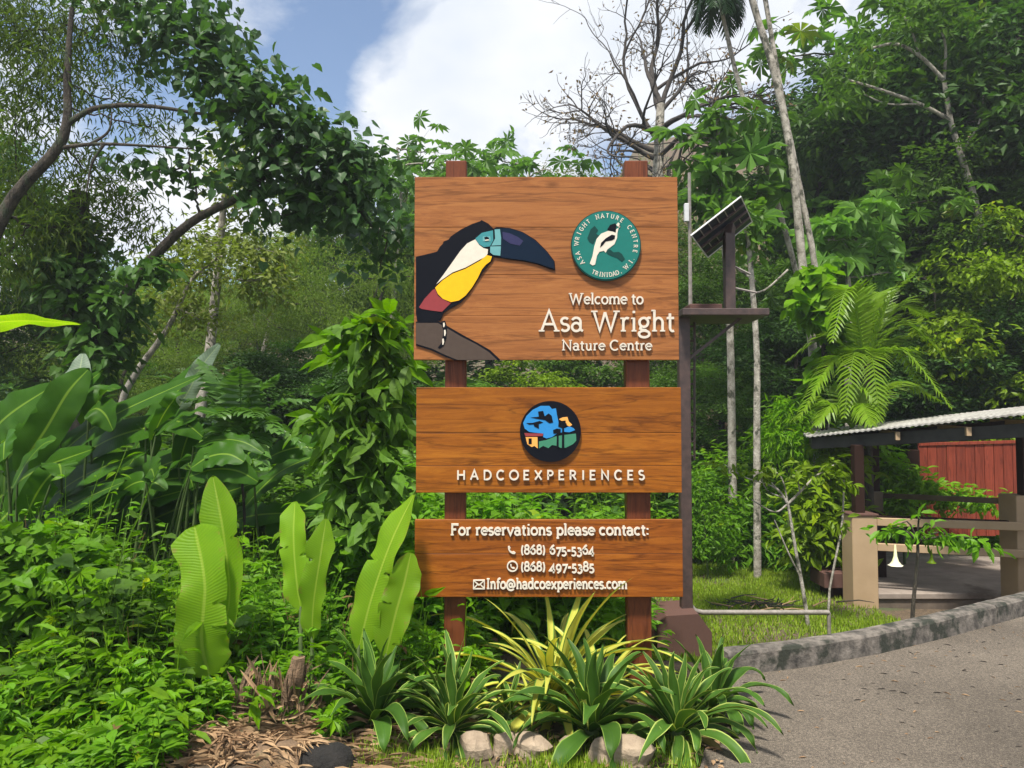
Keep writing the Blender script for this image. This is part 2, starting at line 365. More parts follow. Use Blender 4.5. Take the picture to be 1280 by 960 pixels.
M['tan'] = rough_mat('tan_paint', (.34, .235, .135), (.40, .28, .165), 3, .15, .7, ((.26, .18, .11), 2.3, .66))
M['olive'] = rough_mat('olive_brown_paint', (.10, .075, .045), (.16, .12, .075), 4, .2, .75)
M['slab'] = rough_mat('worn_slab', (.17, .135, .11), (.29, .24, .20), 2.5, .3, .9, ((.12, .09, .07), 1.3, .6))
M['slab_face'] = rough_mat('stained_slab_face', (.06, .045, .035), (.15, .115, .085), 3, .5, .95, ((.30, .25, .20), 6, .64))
M['brown'] = paint_mat('dark_brown_paint', (.028, .014, .010), .6)
M['brick_red'] = paint_mat('brown_step_paint', (.10, .055, .045), .7)
M['fence'] = wood_mat('red_fence_stain', (.10, .018, .010), (.19, .035, .018), (.27, .055, .028), coat=0, knots=False, rough=.7, along=2)
M['roof'] = rough_mat('pale_roof_sheet', (.26, .245, .22), (.48, .46, .42), 5, .3, .6, ((.20, .18, .15), 3.5, .62))
M['fascia'] = rough_mat('grey_black_fascia', (.018, .017, .015), (.045, .043, .038), 5, .3, .8)
M['panel'] = paint_mat('panel_back', (.012, .016, .024), .35)
M['alu'] = paint_mat('aluminium_frame', (.55, .55, .55), .35)
M['stone'] = rough_mat('tan_stone', (.19, .14, .095), (.40, .31, .22), 5, .7, .95, ((.10, .075, .05), 4, .6), bdist=.02)
M['dead'] = rough_mat('dry_leaf', (.16, .085, .04), (.42, .28, .15), 6, .4, .9)
M['char'] = rough_mat('charred_log', (.006, .005, .004), (.02, .017, .014), 14, .9, .9, bdist=.03)
M['log'] = rough_mat('rotting_log', (.09, .055, .03), (.24, .155, .09), 9, .9, .98, ((.06, .075, .02), 5, .6), bdist=.03)
M['bark'] = rough_mat('dark_bark', (.014, .011, .008), (.105, .085, .062), 16, 1.0, .95, ((.045, .06, .03), 7, .53), (1, 1, .4), .04)
M['bark_dark'] = rough_mat('dark_twig_bark', (.018, .014, .012), (.06, .05, .042), 8, .6, .95)
M['bark_pale'] = rough_mat('pale_bark', (.16, .14, .11), (.50, .46, .39), 12, .8, .9, ((.06, .06, .04), 8, .53), (1, 1, .7), .03)
M['bark_grey'] = rough_mat('grey_bark', (.07, .06, .052), (.17, .15, .13), 6, .6, .95, ((.30, .28, .25), 3, .6), (1, 1, .5), .02)
M['stem'] = rough_mat('green_stem', (.04, .075, .015), (.09, .13, .03), 6, .3, .7)
# foliage
M['l_dark'] = leaf_mat('dark_forest_leaf', (0.025, 0.061, 0.017), (0.073, 0.146, 0.030), (0.168, 0.195, 0.033), .3)
M['l_mid'] = leaf_mat('mid_green_leaf', (0.045, 0.100, 0.019), (0.123, 0.220, 0.036), (0.280, 0.268, 0.038), .36)
M['l_olive'] = leaf_mat('olive_leaf', (0.070, 0.102, 0.023), (0.175, 0.205, 0.044), (0.336, 0.281, 0.057), .36)
M['l_bright'] = leaf_mat('bright_leaf', (0.064, 0.158, 0.014), (0.190, 0.335, 0.030), (0.500, 0.464, 0.033), .4)
M['l_cover'] = leaf_mat('ground_cover_leaf', (0.054, 0.146, 0.018), (0.168, 0.318, 0.034), (0.476, 0.464, 0.038), .4)
M['l_heart'] = leaf_mat('heart_leaf', (0.028, 0.071, 0.028), (0.084, 0.159, 0.052), (0.154, 0.244, 0.057), .36, .42, .3)
M['l_yellowish'] = leaf_mat('yellowish_leaf', (0.063, 0.134, 0.013), (0.203, 0.287, 0.025), (0.420, 0.390, 0.028), .3)
M['l_fine'] = leaf_mat('fine_green_leaf', (0.059, 0.104, 0.021), (0.161, 0.226, 0.043), (0.336, 0.317, 0.048), .4)
M['l_cec'] = leaf_mat('lobed_leaf', (0.056, 0.134, 0.032), (0.147, 0.256, 0.059), (0.252, 0.329, 0.057), .38, .45)
M['l_dry'] = leaf_mat('dry_brownish_leaf', (0.084, 0.055, 0.027), (0.224, 0.146, 0.067), (0.308, 0.207, 0.076), .2, .7)
M['grass'] = leaf_mat('lawn_grass', (0.077, 0.152, 0.017), (0.252, 0.329, 0.043), (0.476, 0.403, 0.095), .3, .55)
M['pinnate'] = leaf_mat('leaflet', (0.035, 0.091, 0.021), (0.105, 0.195, 0.043), (0.196, 0.268, 0.048), .28, .35, .5)
M['frond'] = leaf_mat('palm_leaflet', (0.063, 0.128, 0.015), (0.175, 0.268, 0.030), (0.420, 0.366, 0.038), .34, .4)
M['banana'] = blade_mat('young_banana_blade', (.13, .29, .012), (.24, .41, .018), (.30, .44, .05), .5, None, 62, .46, .13, .22, .55)
M['heli'] = blade_mat('heliconia_blade', (.020, .078, .005), (.060, .150, .011), (.16, .27, .03), .34, None, 75, .42, .14)
M['heli_pale'] = blade_mat('pale_underside_blade', (.14, .21, .14), (.24, .31, .22), (.28, .36, .20), .25, None, 30, .45, .3)
M['agave'] = blade_mat('agave_blade', (.026, .078, .009), (.062, .135, .018), (.040, .10, .014), .18, ((.26, .38, .07), .44), 4, .5, .12, dry=.25)
M['agave_pale'] = blade_mat('pale_margined_agave_blade', (.032, .090, .010), (.075, .155, .022), (.05, .12, .016), .2, ((.34, .42, .10), .40), 4, .5, .12, dry=.35)
M['agave_dry'] = blade_mat('withered_agave_blade', (.22, .17, .06), (.34, .25, .10), (.2, .16, .06), .1, None, 4, .8, .2)
M['varieg'] = blade_mat('yellow_striped_blade', (.40, .40, .05), (.52, .51, .10), (.46, .46, .08), .25, ((.07, .20, .03), .39), 3, .4, .05)
# ------------------------------------------------------------------ terrain, road, kerb
KX = np.array([1.40, 1.9, 2.5, 3.2, 4.23, 6.0, 9.0, 16.0]); KY = np.array([4.86, 5.02, 5.30, 5.70, 6.35, 7.45, 9.3, 13.6])
EX = np.array([-9.0, -1.0, .3, .82, 1.12, 1.40]); EY = np.array([-14.0, -.5, 2.2, 3.5, 4.25, 4.86])
def ky(x): return np.where(np.asarray(x) >= 1.4, np.interp(x, KX, KY), np.interp(x, EX, EY))
def gz(x, y):
    x, y = np.asarray(x, float), np.asarray(y, float)
    k = np.interp(x, np.concatenate([[-6, 0], KX]), np.concatenate([[5.6, 5.2], KY]))
    z = -.78 * smoothstep(.12, 1.9, y - k) * smoothstep(-1.6, 1.2, x)
    z = z + .05 * np.sin(x * 1.7 + y * .9) * smoothstep(-.2, -1.2, x) + .10 * smoothstep(-.2, -2.5, x)
    z = z + .10 * np.maximum(0, y - 13) + .10 * np.maximum(0, y - 27)
    z = z + .34 * np.maximum(0, y - 15.0) * smoothstep(4, 11, x) + .30 * np.maximum(0, x - 10.5)
    z = 26 - np.logaddexp(0, (26 - z) / 3.0) * 3.0 if False else np.minimum(z, 26 + 0 * z)
    z = z + .12 * np.sin(x * .8) * np.cos(y * .7) * smoothstep(7, 12, y)
    t = smoothstep(-.02, .22, y - ky(x))
    return np.where(y < ky(x) + .25, -.03 * (1 - t) + z * t, z)
def gp(x, y): return Vector((x, y, float(gz(x, y))))

m, nt, p, out = new_mat('forest_soil')
co = objco(nt); n1 = noise(nt, 1.6, 8, co, .65); n2 = noise(nt, 26, 6, co, .7)
r1 = ramp(nt, [(.3, (.045, .030, .018)), (.55, (.115, .080, .048)), (.8, (.19, .14, .085))]); nt.links.new(n2.outputs["Fac"], r1.inputs[0])
r2 = ramp(nt, [(.52, (0, 0, 0)), (.62, (1, 1, 1))]); nt.links.new(n1.outputs["Fac"], r2.inputs[0])
nt.links.new(mixc(nt, mth(nt, 'MULTIPLY', r2.outputs[0], .7), r1.outputs[0], mixc(nt, n2.outputs["Fac"], (.02, .045, .012), (.07, .12, .03))), p.inputs["Base Color"])
p.inputs["Roughness"].default_value = .95; bump(nt, p, n2.outputs["Fac"], .9, .03); M['soil'] = m
m, nt, p, out = new_mat('worn_asphalt')
co = objco(nt); n1 = noise(nt, .9, 6, co, .6); n2 = noise(nt, 210, 3, co, .8); n3 = noise(nt, 70, 5, co, .8)
r1 = ramp(nt, [(.39, (.022, .018, .015)), (.52, (.125, .106, .086)), (.64, (.34, .295, .24))]); nt.links.new(mth(nt, 'ADD', mth(nt, 'MULTIPLY', n2.outputs["Fac"], .6), mth(nt, 'MULTIPLY', n3.outputs["Fac"], .4)), r1.inputs[0])
r2 = ramp(nt, [(.35, (.74, .70, .64)), (.68, (1.25, 1.20, 1.12))]); nt.links.new(n1.outputs["Fac"], r2.inputs[0])
nt.links.new(mixc(nt, 1.0, r1.outputs[0], r2.outputs[0], 'MULTIPLY'), p.inputs["Base Color"]); p.inputs["Roughness"].default_value = .9
bump(nt, p, n2.outputs["Fac"], .8, .008); M['asphalt'] = m

gx = np.unique(np.concatenate([np.linspace(-90, -8, 24), np.linspace(-8, 8, 134), np.linspace(8, 90, 28)]))
gy = np.unique(np.concatenate([np.linspace(-30, 1.5, 14), np.linspace(1.5, 11, 80), np.linspace(11, 30, 50), np.linspace(30, 140, 24)]))
XX, YY = np.meshgrid(gx, gy, indexing='ij')
mb = MB(); mb.grid(np.stack([XX, YY, gz(XX, YY)], -1)); tag(mb.build("ground", M['soil'], smooth=True), kind='structure', label="brown forest soil with moss and leaf litter")
rx = np.concatenate([np.linspace(-9, .3, 12), np.linspace(.4, 1.4, 14), np.linspace(1.45, 16, 40)]); tt = np.concatenate([np.linspace(0, .8, 8), np.linspace(.84, 1, 14)])
XX = np.repeat(rx[:, None], len(tt), 1); YT = ky(rx) + .012 * np.sin(rx * 21) * (rx < 1.4); YY = -14.2 + (YT[:, None] + 14.2) * tt[None]
mb = MB(); mb.grid(np.stack([XX, YY, 0 * XX + .004], -1)); tag(mb.build("road", M['asphalt'], smooth=True), kind='structure', label="worn grey asphalt drive")
# kerb: cast in segments, each its own piece
kerb = empty("kerb", gp(1.4, 4.9)); kerb.location.z = 0; tag(kerb, kind='structure', label="weathered grey concrete kerb along the asphalt drive")
rng = np.random.default_rng(5)
kl = np.concatenate([[0], np.cumsum(np.hypot(np.diff(KX), np.diff(KY)))]); tot = 11.0; s0 = -.05
while s0 < tot:
    s1 = min(tot, s0 + 2.75); ss = np.linspace(s0 + .006, s1 - .006, 28); x = np.interp(ss, kl, KX); y = np.interp(ss, kl, KY)
    if s0 < 0: x[0] -= .05; y[0] -= .02
    T = unit(np.stack([np.gradient(x), np.gradient(y)], 1)); Nn = np.stack([-T[:, 1], T[:, 0]], 1)
    prof = [(-.012, -.5), (0, 0.0), (.006, .125), (.018, .142), (.08, .147), (.135, .142), (.15, .125), (.165, -.6)]
    G = np.zeros((28, 8, 3))
    for j, (o, z) in enumerate(prof):
        w = rng.normal(0, .0009, 28) if 1 < j < 7 else 0
        G[:, j, 0] = x + Nn[:, 0] * (o + w); G[:, j, 1] = y + Nn[:, 1] * (o + w); G[:, j, 2] = z + w
    G -= np.array(tuple(kerb.location)); mb = MB(); mb.grid(G)
    for e in (0, 27):
        mb.add(G[e], [(0, k, k + 1) for k in range(1, 7)])
    mb.build("kerb_block", M['concrete'], kerb, smooth=False); s0 = s1

# ------------------------------------------------------------------ stroke lettering
from mathutils.geometry import tessellate_polygon
def arc(cx, cy, rx, ry, a0, a1, n=14): return [(cx + rx * math.cos(math.radians(a0 + (a1 - a0) * i / n)), cy + ry * math.sin(math.radians(a0 + (a1 - a0) * i / n))) for i in range(n + 1)]
FULL = lambda cx, cy, rx, ry: arc(cx, cy, rx, ry, 90, 450, 20)
sf = lambda x, y, w=.085: ('s', [(x - w, y), (x + w, y)])              # a serif
sl = lambda x, y, w=.1: ('s', [(x - w, y), (x + .02, y)])
G_ = {
 'a': (.47, [arc(.2, .33, .15, .14, 155, 0) + [(.35, .06), (.43, .01)], FULL(.2, .15, .145, .14)]),
 'c': (.45, [arc(.24, .25, .19, .22, 48, 312)]), 'e': (.47, [[(.07, .27), (.42, .27)] + arc(.24, .25, .185, .22, 8, 318)]),
 'd': (.50, [FULL(.22, .24, .165, .22), [(.385, .74), (.385, 0)], sl(.385, .72), ('s', [(.385, .02), (.47, .02)])]),
 'f': (.32, [[(.14, 0)] + arc(.26, .57, .12, .14, 180, 55), [(.03, .46), (.29, .46)], sf(.14, .02)]),
 'g': (.46, [FULL(.21, .31, .15, .155), [(.3, .42), (.37, .47), (.45, .46)], [(.11, .18), (.09, .09), (.16, .05), (.3, .04)], FULL(.22, -.09, .18, .115)]),
 'h': (.52, [[(.12, .74), (.12, 0)], arc(.26, .3, .14, .165, 180, 0) + [(.40, 0)], sl(.12, .72), sf(.12, .02), sf(.40, .02)]),
 'i': (.26, [[(.13, .47), (.13, 0)], sl(.13, .45), sf(.13, .02), [(.13, .63), (.13, .71)]]),
 'l': (.25, [[(.12, .74), (.12, 0)], sl(.12, .72), sf(.12, .02)]),
 'm': (.80, [[(.12, .47), (.12, 0)], arc(.26, .3, .14, .165, 180, 0) + [(.40, 0)], arc(.54, .3, .14, .165, 180, 0) + [(.68, 0)], sl(.12, .45), sf(.12, .02), sf(.40, .02), sf(.68, .02)]),
 'n': (.52, [[(.12, .47), (.12, 0)], arc(.26, .3, .14, .165, 180, 0) + [(.40, 0)], sl(.12, .45), sf(.12, .02), sf(.40, .02)]),
 'o': (.48, [FULL(.24, .245, .19, .225)]),
 'p': (.50, [[(.12, .47), (.12, -.22)], FULL(.28, .24, .165, .22), sl(.12, .45), sf(.12, -.2)]),
 'r': (.36, [[(.12, .47), (.12, 0)], arc(.25, .29, .13, .17, 180, 62), sl(.12, .45), sf(.12, .02)]),
 's': (.38, [arc(.19, .355, .125, .11, 35, 270, 12) + arc(.19, .13, .135, .115, 90, -150, 12)]),
 't': (.33, [[(.14, .62)] + [(.14, .12)] + arc(.23, .12, .09, .11, 180, 300, 6), [(.03, .46), (.28, .46)]]),
 'u': (.52, [[(.12, .47)] + arc(.25, .17, .13, .16, 180, 360) + [(.38, .47)], [(.38, .2), (.38, 0)], sl(.12, .45), sl(.38, .45), ('s', [(.38, .02), (.46, .02)])]),
 'v': (.48, [[(.05, .47), (.235, .01), (.42, .47)], sf(.07, .455, .07), sf(.41, .455, .07)]),
 'x': (.48, [[(.06, .47), (.41, 0)], [(.41, .47), (.06, 0)], sf(.08, .455, .07), sf(.39, .455, .07), sf(.08, .015, .07), sf(.39, .015, .07)]),
 'A': (.70, [[(.07, 0), (.34, .72), (.61, 0)], [(.17, .25), (.51, .25)], sf(.08, .02, .1), sf(.60, .02, .1)]),
 'W': (.98, [[(.08, .7), (.28, .02), (.47, .66)], [(.47, .66), (.67, .02), (.87, .7)], sf(.10, .69, .11), sf(.87, .69, .11)]),
 'N': (.72, [[(.12, 0), (.12, .7), (.57, .02), (.57, .7)], sf(.12, .02, .1), sl(.12, .69, .1), sf(.57, .69, .1)]),
 'C': (.66, [arc(.35, .35, .28, .34, 45, 315, 20)]), 'F': (.52, [[(.13, 0), (.13, .7), (.47, .7), (.47, .62)], [(.13, .37), (.38, .37)], sf(.13, .02, .1)]),
 'I': (.30, [[(.15, 0), (.15, .7)], sf(.15, .02, .11), sf(.15, .69, .11)]),
 'H': (.68, [[(.1, 0), (.1, .7)], [(.56, 0), (.56, .7)], [(.1, .36), (.56, .36)], sf(.1, .02), sf(.56, .02), sf(.1, .69), sf(.56, .69)]),
 'D': (.68, [[(.1, .02), (.1, .68), (.26, .68)] + arc(.28, .35, .3, .33, 85, -85) + [(.26, .02), (.1, .02)]]),
 'O': (.74, [FULL(.37, .35, .31, .34)]), 'E': (.54, [[(.46, .03), (.1, .03), (.1, .67), (.46, .67)], [(.1, .36), (.4, .36)]]),
 'X': (.64, [[(.07, 0), (.55, .7)], [(.55, 0), (.07, .7)]]), 'P': (.54, [[(.1, 0), (.1, .67), (.26, .67)] + arc(.28, .5, .17, .17, 85, -85) + [(.1, .33)]]),
 'R': (.60, [[(.1, 0), (.1, .67), (.26, .67)] + arc(.28, .5, .17, .17, 85, -85) + [(.1, .33)], [(.28, .33), (.5, 0)]]),
 'S': (.52, [arc(.26, .52, .17, .155, 40, 270) + arc(.26, .19, .18, .175, 90, -145)]), 'T': (.58, [[(.04, .67), (.52, .67)], [(.28, .67), (.28, 0)]]),
 'U': (.64, [[(.1, .7)] + arc(.31, .22, .21, .21, 180, 360) + [(.52, .7)]]), 'G': (.70, [arc(.36, .35, .28, .34, 45, 330, 20) + [(.62, .32), (.42, .32)]]),
 '3': (.44, [arc(.2, .31, .13, .12, 140, -80) + arc(.19, .0, .17, .19, 80, -140)]), '4': (.48, [[(.32, -.18), (.32, .46), (.04, .02), (.44, .02)]]),
 '5': (.44, [[(.36, .46), (.12, .46), (.1, .22)] + arc(.2, .04, .16, .18, 110, -140)]), '6': (.48, [[(.36, .68), (.2, .55), (.08, .35)] + arc(.24, .2, .165, .2, 170, 530, 20)]),
 '7': (.44, [[(.05, .44), (.4, .44), (.16, -.18)]]), '8': (.48, [FULL(.24, .51, .14, .15), FULL(.24, .18, .17, .18)]),
 '9': (.48, [FULL(.24, .26, .165, .19), [(.405, .2), (.36, 0), (.14, -.18)]]), '(': (.30, [arc(.34, .27, .2, .45, 125, 235)]), ')': (.30, [arc(-.04, .27, .2, .45, 55, -55)]),
 '-': (.32, [[(.04, .24), (.28, .24)]]), ':': (.2, [[(.1, .03), (.1, .11)], [(.1, .36), (.1, .44)]]), '.': (.2, [[(.1, .0), (.1, .09)]]), ',': (.2, [[(.12, .08), (.06, -.08)]]),
 '@': (.82, [FULL(.39, .26, .13, .14), [(.52, .4), (.52, .17)] + arc(.6, .2, .08, .07, 220, 340, 4) + arc(.4, .26, .33, .36, -8, 315, 24)]), ' ': (.26, []),
}
def ribbon(mb, P, w, y0, dep, close=False):
    P = np.array(P, float)
    keep = np.concatenate([[True], np.hypot(*np.diff(P, axis=0).T) > 1e-6]); P = P[keep]
    closed = np.hypot(*(P[0] - P[-1])) < 1e-6
    d = unit(np.diff(P, axis=0)); nrm = np.stack([-d[:, 1], d[:, 0]], 1)
    nv = np.zeros_like(P); nv[1:-1] = nrm[:-1] + nrm[1:]; nv[0] = nrm[0]; nv[-1] = nrm[-1]
    if closed: nv[0] = nv[-1] = nrm[0] + nrm[-1]
    nv = unit(nv); c = np.ones(len(P)); c[1:-1] = np.clip((nv[1:-1] * nrm[:-1]).sum(1), .45, 1); nv = nv / c[:, None]
    L, R = P + nv * w / 2, P - nv * w / 2
    pr = [np.c_[R[:, 0], np.full(len(P), y0 + dep), R[:, 1]], np.c_[R[:, 0], np.full(len(P), y0), R[:, 1]], np.c_[L[:, 0], np.full(len(P), y0), L[:, 1]], np.c_[L[:, 0], np.full(len(P), y0 + dep), L[:, 1]]]
    mb.grid(np.stack(pr, 1))
    if not closed:
        for e in (0, -1): mb.add([q[e] for q in pr], [(0, 1, 2), (0, 2, 3)])
def prism(mb, poly, y0, dep):
    P = [Vector((a, 0, b)) for a, b in poly]; tr = tessellate_polygon([P]); n = len(P)
    V = [(a, y0, b) for a, b in poly] + [(a, y0 + dep, b) for a, b in poly]
    F = [tuple(t) for t in tr]
    for i in range(n):
        j = (i + 1) % n; F += [(i, j, n + j), (i, n + j, n + i)]
    mb.add(V, F)

# ------------------------------------------------------------------ the sign
SY = 4.5
def S(px, py): q = at(px, py, SY); return (q.x, q.z)
sx0 = S(686, 600)[0]
sign = empty("welcome_sign", (sx0, SY + .06, float(gz(sx0, SY))), "tall varnished wooden welcome sign of three boards on two posts", "sign")
ORG = np.array(tuple(sign.location))
def W(mb, name, mat, parent, root=None, smooth=False):
    o = np.array(tuple(root.location)) if root is not None else ORG
    mb.V = [v - o.astype(np.float32) for v in mb.V]; return mb.build(name, mat, parent, smooth)
for (xa, xb) in ((555, 583.5), (783, 815)):
    (x0, _), (x1, _) = S(xa + .5, 600), S(xb - 1.5, 600); zt = S(600, 196)[1]
    x0, x1 = x0 * 1.012, x1 * 1.012
    mb = MB(); mb.box(((x0 + x1) / 2, SY + .112, (zt - .35) / 2), (x1 - x0, .10, zt + .35), 0, .5, .006); W(mb, "post", M['post'], sign)
def text(parent, s, pxl, pxr, pyb, cap_px, wt, serif=True, dep=.014, y0=None, mat='letter', track=0.0, name="letter"):
    (xl, zb), (xr, _) = S(pxl, pyb), S(pxr, pyb); sc = cap_px * mpp(SY) / .7
    nat = sum(G_[c][0] + track for c in s) - track; kx = (xr - xl) / (nat * sc); cx = xl
    for ch in s:
        mb = MB(); k = 0
        for st in G_[ch][1]:
            th = wt
            if st and st[0] == 's':
                if not serif: continue
                st = st[1]; th = wt * .62
            pts = [(cx + a * sc * kx, zb + b * sc) for a, b in st]
            ribbon(mb, pts, th * sc, (SY - dep if y0 is None else y0) - .0003 * k, dep + .002); k += 1
        if k: W(mb, name, M[mat], parent)
        cx += (G_[ch][0] + track) * sc * kx
    return parent
def board(pyt, pyb, pl, pr, joints, mat, name="board"):
    (x0, zt), (x1, zb) = S(pl, pyt), S(pr, pyb)
    mb = MB(); mb.box(((x0 + x1) / 2, SY + .048, (zt + zb) / 2), (x1 - x0 - .012, .022, zt - zb - .012), 0, .5, .003)
    b = W(mb, name, M['board_edge'], sign)
    e = [pyt] + joints + [pyb]
    for i in range(len(e) - 1):
        za, zc = S(pl, e[i])[1], S(pl, e[i + 1])[1]
        mb = MB(); mb.box((0, 0, 0), (x1 - x0, .036, za - zc - .0012), 0, .5, .0022)
        o = mb.build("plank", M[mat], b); o.location = Vector(((x0 + x1) / 2, SY + .0185 + .0005 * ((i * 7) % 3), (za + zc) / 2)) - Vector(ORG)
    return b
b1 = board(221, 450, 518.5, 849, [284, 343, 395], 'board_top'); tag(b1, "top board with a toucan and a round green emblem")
b2 = board(484, 616, 520.5, 852.5, [541, 582], 'board'); tag(b2, "middle board with a round black emblem")
b3 = board(649.5, 746.5, 518.5, 854, [692], 'board_low'); tag(b3, "lowest board with contact lettering")
text(b1, "Welcome to", 711, 804, 380.5, 13.5, .102); text(b1, "Asa Wright", 674, 844, 414.5, 25.5, .082); text(b1, "Nature Centre", 702, 815, 438, 12.5, .102)
text(b2, "HADCOEXPERIENCES", 571, 806, 599.5, 11.5, .125, serif=False, track=.30)
text(b3, "For reservations please contact:", 563, 811, 668.5, 13, .125); text(b3, "(868) 675-5364", 650, 743, 692, 11, .125, serif=False)
text(b3, "(868) 497-5385", 650, 743, 713, 11, .125, serif=False); text(b3, "Info@hadcoexperiences.com", 608, 784, 735.5, 12, .118)
def icon(strokes, wpx, name, polys=()):
    mb = MB()
    for k, st in enumerate(strokes): ribbon(mb, [S(a, c) for a, c in st], wpx * mpp(SY), SY - .012 - .0003 * k, .014)
    for k, pl in enumerate(polys): prism(mb, [S(a, c) for a, c in pl], SY - .0125 - .0003 * k, .014)
    W(mb, name, M['letter'], b3)
def handset(cx, cy, s): return [[(cx - 4.6 * s, cy - 4.2 * s), (cx - 2.8 * s, cy - 5 * s), (cx - 1.2 * s, cy - 2.2 * s), (cx - 2.4 * s, cy - 1.0 * s), (cx - 1.2 * s, cy + 1.2 * s), (cx + 1 * s, cy + 2.6 * s), (cx + 2.4 * s, cy + 1.6 * s), (cx + 5 * s, cy + 3.4 * s), (cx + 4 * s, cy + 5.2 * s), (cx + 1 * s, cy + 5 * s), (cx - 2.2 * s, cy + 3 * s), (cx - 4.2 * s, cy - .4 * s)]]
icon([], 1, "phone_icon", handset(639.5, 687, 1.0)); icon([FULL(640.5, 707.5, 6.2, 6.2)], 1.5, "ring_phone_icon", handset(640.5, 707.5, .62))
icon([[(592, 725), (605.5, 725), (605.5, 735.5), (592, 735.5), (592, 725)], [(592.5, 725.5), (598.8, 731), (605, 725.5)], [(592.5, 735), (597, 730)], [(605, 735), (600.6, 730)]], 1.3, "envelope_icon")
# toucan, laid on in painted layers (zoomed crop coordinates)
def Z(q): return [S(515 + a / 4.92, 260 + b / 4.92) for a, b in q]
def layer(parent, name, mat, poly, h, conv=Z):
    mb = MB(); prism(mb, conv(poly), SY - h, h + .003); return W(mb, name, M[mat], parent)
layer(b1, "toucan_body", 'black', [(25, 302), (100, 284), (155, 270), (172, 240), (190, 222), (194, 208), (225, 196), (240, 176), (300, 135), (370, 100), (418, 84), (428, 76), (470, 98), (500, 128), (520, 121), (600, 124), (680, 149), (760, 198), (830, 268), (877, 330), (880, 384), (858, 380), (770, 347), (680, 328), (590, 317), (502, 302), (496, 322), (472, 352), (440, 390), (404, 444), (352, 526), (302, 582), (270, 602), (232, 622), (194, 648), (176, 692), (120, 704), (34, 702), (25, 650)], .008)
layer(b1, "toucan_bib", 'white', [(150, 470), (190, 418), (240, 348), (298, 266), (340, 220), (390, 195), (414, 230), (440, 249), (468, 256), (465, 285), (450, 303), (420, 318), (330, 368), (250, 398), (192, 438)], .0105)
layer(b1, "toucan_breast", 'yellow', [(143, 492), (190, 446), (250, 406), (330, 376), (420, 326), (460, 292), (492, 300), (482, 330), (455, 350), (430, 380), (405, 432), (370, 490), (330, 540), (290, 570), (240, 580), (190, 560), (160, 530)], .011)
layer(b1, "toucan_belly", 'red', [(44, 612), (78, 560), (130, 504), (143, 500), (160, 541), (190, 564), (240, 586), (215, 610), (185, 640), (120, 632), (60, 622)], .0105)
layer(b1, "toucan_face", 'teal', [(390, 190), (430, 155), (498, 140), (500, 200), (480, 238), (442, 243), (410, 222)], .011)
layer(b1, "toucan_eye", 'lteal', [(436, 178), (482, 178), (484, 208), (436, 208)], .0125); layer(b1, "toucan_pupil", 'black', [(444, 184), (460, 179), (474, 186), (474, 201), (452, 203)], .0138)
layer(b1, "toucan_eye_glint", 'white', [(449, 199), (472, 196), (474, 202), (450, 205)], .015)
layer(b1, "toucan_beak", 'navy', [(546, 127), (600, 129), (680, 154), (757, 203), (825, 271), (872, 332), (873, 376), (770, 341), (680, 322), (590, 311), (546, 304)], .011)
layer(b1, "toucan_beak_sheen", 'violet', [(556, 150), (600, 158), (650, 180), (684, 206), (662, 234), (604, 222), (560, 192)], .0125)
layer(b1, "toucan_beak_band", 'lteal', [(508, 135), (541, 133), (548, 185), (547, 231), (488, 234), (512, 190)], .0125)
layer(b1, "toucan_chin_band", 'lteal', [(482, 239), (547, 238), (543, 296), (500, 291), (481, 275)], .0125)
layer(b1, "perch_edge", 'black', [(25, 700), (165, 698), (220, 728), (310, 780), (400, 828), (480, 874), (540, 930), (541, 937), (262, 937), (200, 914), (120, 876), (25, 846)], .0075)
layer(b1, "perch", 'branch', [(26, 708), (160, 708), (216, 740), (304, 792), (398, 840), (472, 886), (524, 935), (280, 935), (206, 905), (124, 866), (26, 836)], .0098)
layer(b1, "toucan_foot", 'black', [(180, 700), (204, 694), (216, 730), (213, 800), (196, 850), (172, 866), (160, 860), (186, 826), (194, 760)], .0118)
for (a, b, c) in ((197, 708, 734), (203, 752, 788), (192, 806, 842)): layer(b1, "toucan_claw", 'white', [(a - 5, b), (a + 4, b - 2), (a + 7, (b + c) / 2), (a + 2, c), (a - 4, c)], .0135)
# round green emblem
def disc(cx, cy, r, n=56): return [(cx + r * math.cos(2 * math.pi * i / n), cy + r * math.sin(2 * math.pi * i / n)) for i in range(n)]
PX = lambda q: [S(a, b) for a, b in q]
layer(b1, "emblem_rim", 'dgreen', disc(757, 308, 43.6), .020, PX); em = layer(b1, "emblem_disc", 'green', disc(757, 307.6, 42.3), .0225, PX)
Z2 = lambda q: [S(705 + a / 9.143, 255 + b / 9.143) for a, b in q]
layer(b1, "emblem_twig", 'dgreen', [(478, 545), (520, 530), (560, 562), (620, 556), (655, 580), (690, 640), (655, 668), (600, 625), (540, 604), (490, 580)], .0245, Z2)
layer(b1, "emblem_leaf", 'dgreen', [(262, 400), (300, 300), (345, 262), (385, 310), (360, 352), (400, 372), (352, 420), (330, 470), (280, 440)], .0245, Z2)
layer(b1, "emblem_bird", 'white', [(290, 690), (322, 600), (340, 500), (368, 410), (420, 350), (500, 318), (548, 326), (582, 340), (590, 300), (640, 272), (606, 268), (590, 250), (612, 222), (630, 236), (618, 286), (604, 342), (600, 400), (570, 470), (490, 530), (470, 568), (452, 545), (400, 556), (372, 600), (350, 702), (322, 712)], .0255, Z2)
layer(b1, "emblem_bird_head", 'black', [(490, 300), (520, 252), (580, 232), (592, 262), (584, 334), (548, 322), (500, 314)], .027, Z2)
layer(b1, "emblem_bird_wing", 'black', [(418, 456), (470, 404), (540, 362), (578, 372), (572, 410), (540, 428), (470, 440), (440, 480), (406, 510)], .027, Z2)
